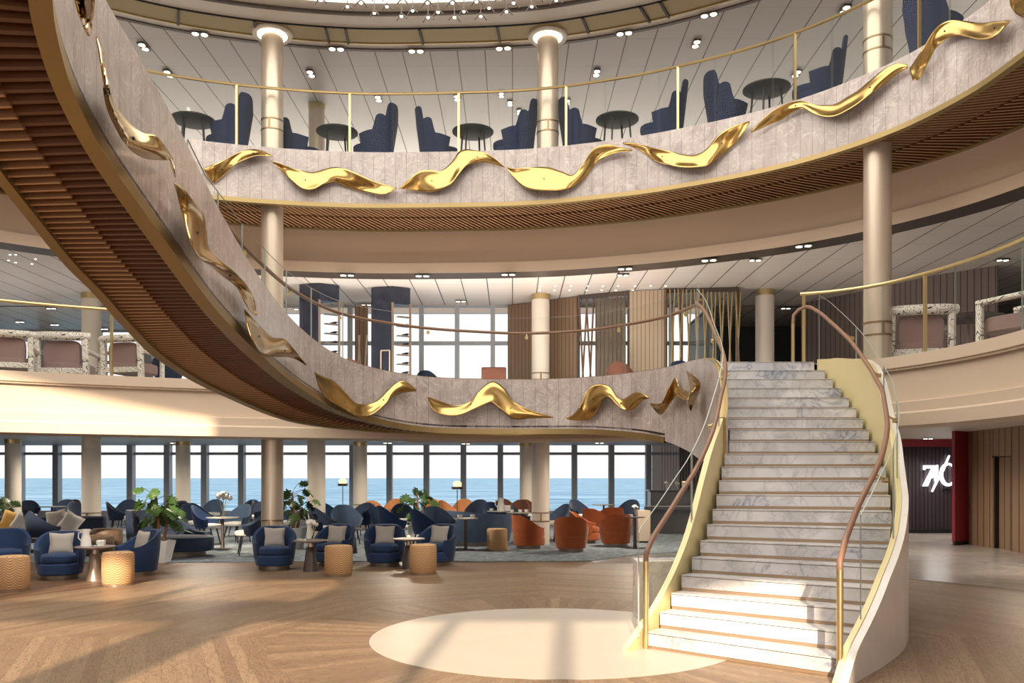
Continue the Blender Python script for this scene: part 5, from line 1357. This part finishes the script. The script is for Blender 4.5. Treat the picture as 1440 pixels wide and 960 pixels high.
# ------------------------------------------------------------------ top deck: wing chairs and tables
ZU = 8.3
def ud(x, e=.8):
    return SU.hit(x, 200).y + e
pw = wing_chair('x', 'navy wing chairs on the top deck')
side = {'R': -PI / 2 - .35, 'L': PI / 2 + .35}
for x, s, e, lab in ((324, 'R', .75, 'navy wing chair on the top deck at the left, between jug table and tall column'), (417, 'L', 1.15, 'navy wing chair on the top deck right beside the tall left column'),
                     (530, 'R', .8, 'navy wing chair on the top deck just right of the second table'), (613, 'L', 1.0, 'navy wing chair on the top deck left of the central round table'),
                     (727, 'R', .75, 'navy wing chair on the top deck touching the middle column on its left'), (815, 'L', .95, 'navy wing chair on the top deck just right of the middle column'),
                     (936, 'R', .8, 'navy wing chair on the top deck right of the table with two candles'), (1022, 'L', 1.0, 'navy wing chair on the top deck left of the rightmost round table'),
                     (1155, 'R', .8, 'navy wing chair on the top deck left of the right column'), (1312, 'L', .75, 'navy wing chair on the top deck at the far right beyond the column')):
    d = ud(x, e - .05); place(pw, FIRST, atd(x, d, ZU), side[s], lab, (1.06, 1.06, 1.14))
pt = leg_table('x')
ut = []
for x, lab in ((272, 'dark round table on the top deck at the far left with a jug'), (474, 'dark round table on the top deck, second from the left'), (665, 'dark round table on the top deck in the centre with a tall glass'), (868, 'dark round table on the top deck with two candles'), (1078, 'dark round table on the top deck, the rightmost one')):
    d = ud(x, .62); o = place(pt, FIRST, atd(x, d, ZU), .3, lab); ut.append(o.location.copy())
jug('white jug on the leftmost top deck table', ut[0] + Vector((-.1, 0, .752)), .85)
tumbler('tall glass on the central top deck table', ut[2] + Vector((0, 0, .752)), .16)
for s, lab in ((-.1, 'left'), (.14, 'right')): tumbler('small candle glass on the top deck table, the %s of the two' % lab, ut[3] + Vector((s, 0, .752)), .11, .035)

# ------------------------------------------------------------------ middle deck furniture
ZM = 3.5
pf_ = frame_chair('x')
for x, d, ro, s, lab in ((16, 15.9, .35, .95, 'white and black patterned armchair at the far left under the thin table'), (98, 17.3, PI + .12, 1.15, 'white and black patterned armchair with mauve back, middle of the three at the left'), (188, 16.75, PI - .2, 1.0, 'white and black patterned armchair just right of the brass post at the left'),
                      (1288, 14.9, PI - .25, 1.2, 'white and black patterned armchair with mauve back beside the right column'), (1442, 12.1, PI + .5, 1.15, 'white and black patterned armchair cut by the right edge')):
    place(pf_, FIRST, atd(x, d, ZM), ro if ro > 1 else PI + ro, lab, (s, s, s))
for x, d, h, rad, lab in ((8, 17.6, 1.12, .72, 'thin round dark table with a slim stem on the middle deck at the far left'), (1362, 16.2, 1.22, .62, 'thin round grey table with a pink stem on the middle deck at the right')):
    r = empty('tall_table', lab, 'table', atd(x, d, ZM))
    MB().lathe([(.001, h - .02), (rad - .05, h - .02), (rad, h), (rad - .01, h + .01), (.001, h + .01)], 0, 0, 48).build('table_top', M['bronze'], r)
    MB().tube([(0, 0, h - .02), (0, 0, .55)], .03, 12).build('stem', M['mauve'], r)
    MB().lathe([(.001, .0), (.09, .0), (.09, .55), (.001, .55)], 0, 0, 20).build('foot', M['champ'], r)
mdc = {'m': dining_chair(M['tan'], 'x', None, M['tan'])}
for x, d, s, k, lab in ((872, 20.4, 1.0, 't', 'round backed russet chair on the middle deck in front of the pale slats'), (956, 20.2, 1.0, 'n', 'dark round backed chair on the middle deck near the head of the stairs'), (603, 22.0, 1.0, 'n', 'dark chair top just showing over the parapet below the windows'), (497, 19.9, 1.0, 't', 'russet chair top showing over the parapet between the display towers'), (236, 19.5, 1.0, 'n', 'dark chair on the middle deck hidden partly by the sweeping soffit')):
    src = {'p': protos['tan'], 'n': protos['navy'], 't': protos['brown']}[k]
    o = place(src, FIRST, atd(x, d, ZM), 2.9, lab, (s, s, s)); o['group'] = 'upholstered chairs on the middle deck'
for o in [mdc['m']] + [c for c in bpy.data.objects if c.parent == mdc['m']]: bpy.data.objects.remove(o)

# ------------------------------------------------------------------ corridor on the right
o = MB(); o.box(11.2, 11.75, 25.9, 26.05, 0, 2.63); struct('wall_red_left', o, M['red'])
o = MB(); o.box(11.2, 15, 25.85, 26.05, 2.63, 2.86); struct('wall_red_top', o, M['red'])
mb = sweep(MB(), [(11.75 + k * .3, 26.0) for k in range(11)], [(0, .12), (0, 2.63), (.05, 2.63), (.05, .12)], smooth_f=False)
struct('wall_pleated', mb, M['curtain'])
mb = MB()
for k in range(26): mb.box(11.79 + k * .12, 11.82 + k * .12, 25.94, 26.0, .12, 2.63)
struct('trim_11', mb, M['black'])
mb = MB(); mb.box(11.7, 15, 25.9, 26.0, 0, .12); struct('baseboard_front', mb, M['black'])
mb = MB(); mb.prism([(11.03, 21.25), (11.68, 21.75), (11.75, 26), (11.66, 26), (11.60, 21.9), (11.0, 21.32)], .09, 2.86); 
o = MB(); o.prism([(11.03, 21.25), (11.70, 21.75), (11.70, 22.1), (11.03, 21.4)], 0.10, 2.86); struct('wall_red_return', o, M['red'])
o = MB(); o.prism([(11.05, 21.28), (11.70, 21.77), (11.70, 22.1), (11.05, 21.4)], 0, .10); struct('baseboard_return', o, M['black'])
o = MB(); sweep(o, [(11.69 - .0, 21.8), (11.62, 20.45)], [(0, 0.0), (0, 2.86), (.1, 2.86), (.1, 0)], smooth_f=False); sweep(o, [(11.54, 19.55), (11.45, 17), (11.4, 9)], [(0, 0), (0, 2.86), (.1, 2.86), (.1, 0)], smooth_f=False); sweep(o, [(11.62, 20.45), (11.54, 19.55)], [(0, 2.2), (0, 2.86), (.1, 2.86), (.1, 2.2)], smooth_f=False)
for f in range(len(o.v)): x, y, z = o.v[f]; o.v[f] = (x, y, z)
struct('wall_corridor', o, M['walls'])
o = MB(); sweep(o, [(11.70, 20.45), (11.61, 19.55)], [(0, 0), (0, 2.2), (.05, 2.2), (.05, 0)], smooth_f=False); struct('door_1', o, M['walls'])
o = MB(); o.box(11.56, 11.75, 20.40, 20.47, 0, 2.24); o.box(11.50, 11.72, 19.55, 20.45, 2.18, 2.21); struct('trim_12', o, M['black'])
o = MB(); sweep(o, [(11.67, 21.8), (11.60, 20.47)], [(-.01, 0), (-.01, .13), (.02, .13), (.02, 0)]); sweep(o, [(11.52, 19.55), (11.43, 17), (11.38, 9)], [(-.01, 0), (-.01, .13), (.02, .13), (.02, 0)]); struct('baseboard_right', o, M['black'])
sg = empty('neon_sign', 'glowing white number sign on the dark pleated wall of the corridor', 'sign', (GX(1320, 25.8), 25.85, 1.6))
def glyph(name, polys, mat=M['neon']):
    mb = MB()
    for poly in polys:
        w3 = [PD(1240 + u / 4.8, 600 + v / 4.8, 25.84) for u, v in poly]; n = len(w3)
        vs = w3 + [p + Vector((0, .05, 0)) for p in w3]
        mb.add(vs, [tuple(range(n)), tuple(range(n, 2 * n))[::-1]] + [(i, (i + 1) % n, n + (i + 1) % n, n + i) for i in range(n)])
    return under(mb.build(name, mat), sg)
glyph('figure_seven', [[(284, 260), (370, 260), (364, 279), (300, 279), (294, 290), (284, 290)], [(342, 276), (366, 268), (312, 400), (278, 400)]])
glyph('slanted_stroke', [[(372, 258), (382, 258), (378, 352), (364, 385), (356, 332)], [(340, 322), (372, 262), (360, 318), (344, 346)], [(378, 345), (408, 300), (404, 322), (346, 438), (338, 436)]])
ring = [(450 + 58 * math.cos(a), 322 + 78 * math.sin(a)) for a in [2 * PI * k / 36 for k in range(37)]]
rin_ = [(455 + 40 * math.cos(a), 320 + 63 * math.sin(a)) for a in [2 * PI * k / 36 for k in range(37)]]
glyph('figure_six', [[ring[k], ring[k + 1], rin_[k + 1], rin_[k]] for k in range(36)] + [[(455, 192), (462, 194), (420, 300), (400, 312)]])
glyph('small_lettering', [[(415 + k * 11, 416), (422 + k * 11, 416), (422 + k * 11, 430), (415 + k * 11, 430)] for k in range(10)], M['black'])

# ------------------------------------------------------------------ lower ceiling spots, and unseen fill lights added on the decks
def spot(p, e, ang=120, col=(1, .86, .68), size=.12, rot=(0, 0, 0)):
    l = bpy.data.lights.new('ceiling_spot', 'SPOT'); o = bpy.data.objects.new('ceiling_spot', l); COL.objects.link(o)
    o.location = p; o.rotation_euler = rot; l.energy = e; l.spot_size = math.radians(ang); l.spot_blend = .6; l.color = col; l.shadow_soft_size = size
def up_fill(p, sx, sy, e, col=(1, .90, .80), up=True, rot=None):  # added area light facing up to brighten a deck ceiling, no fixture there
    l = bpy.data.lights.new('deck_ceiling_fill', 'AREA'); o = bpy.data.objects.new('deck_ceiling_fill', l); COL.objects.link(o)
    l.shape = 'RECTANGLE'; l.size = sx; l.size_y = sy; l.energy = e; l.color = col; o.location = p
    o.rotation_euler = rot if rot else ((PI, 0, 0) if up else (0, 0, 0))
for x, y in ((-13, 26), (-8, 26), (-3, 26), (2, 26), (-13, 20), (-7.5, 20.5), (-2.5, 20), (3, 20.5), (8.5, 20), (9.5, 15.5), (8, 24.5), (12.6, 24)): spot((x, y, 2.78), 400 if x < 5 else 260, 165, size=.25)
up_fill((-1, 28, 8.36), 30, 7, 1500); up_fill((13, 17, 8.36), 6, 9, 200); up_fill((-15, 17, 8.36), 6, 9, 200)
up_fill((-1.5, 19.2, 3.58), 9, 1.6, 260); up_fill((10.5, 15, 3.58), 4, 7, 15); up_fill((-14, 19.5, 3.58), 8, 5, 70); up_fill((7, 18.5, 3.58), 3, 3, 15)
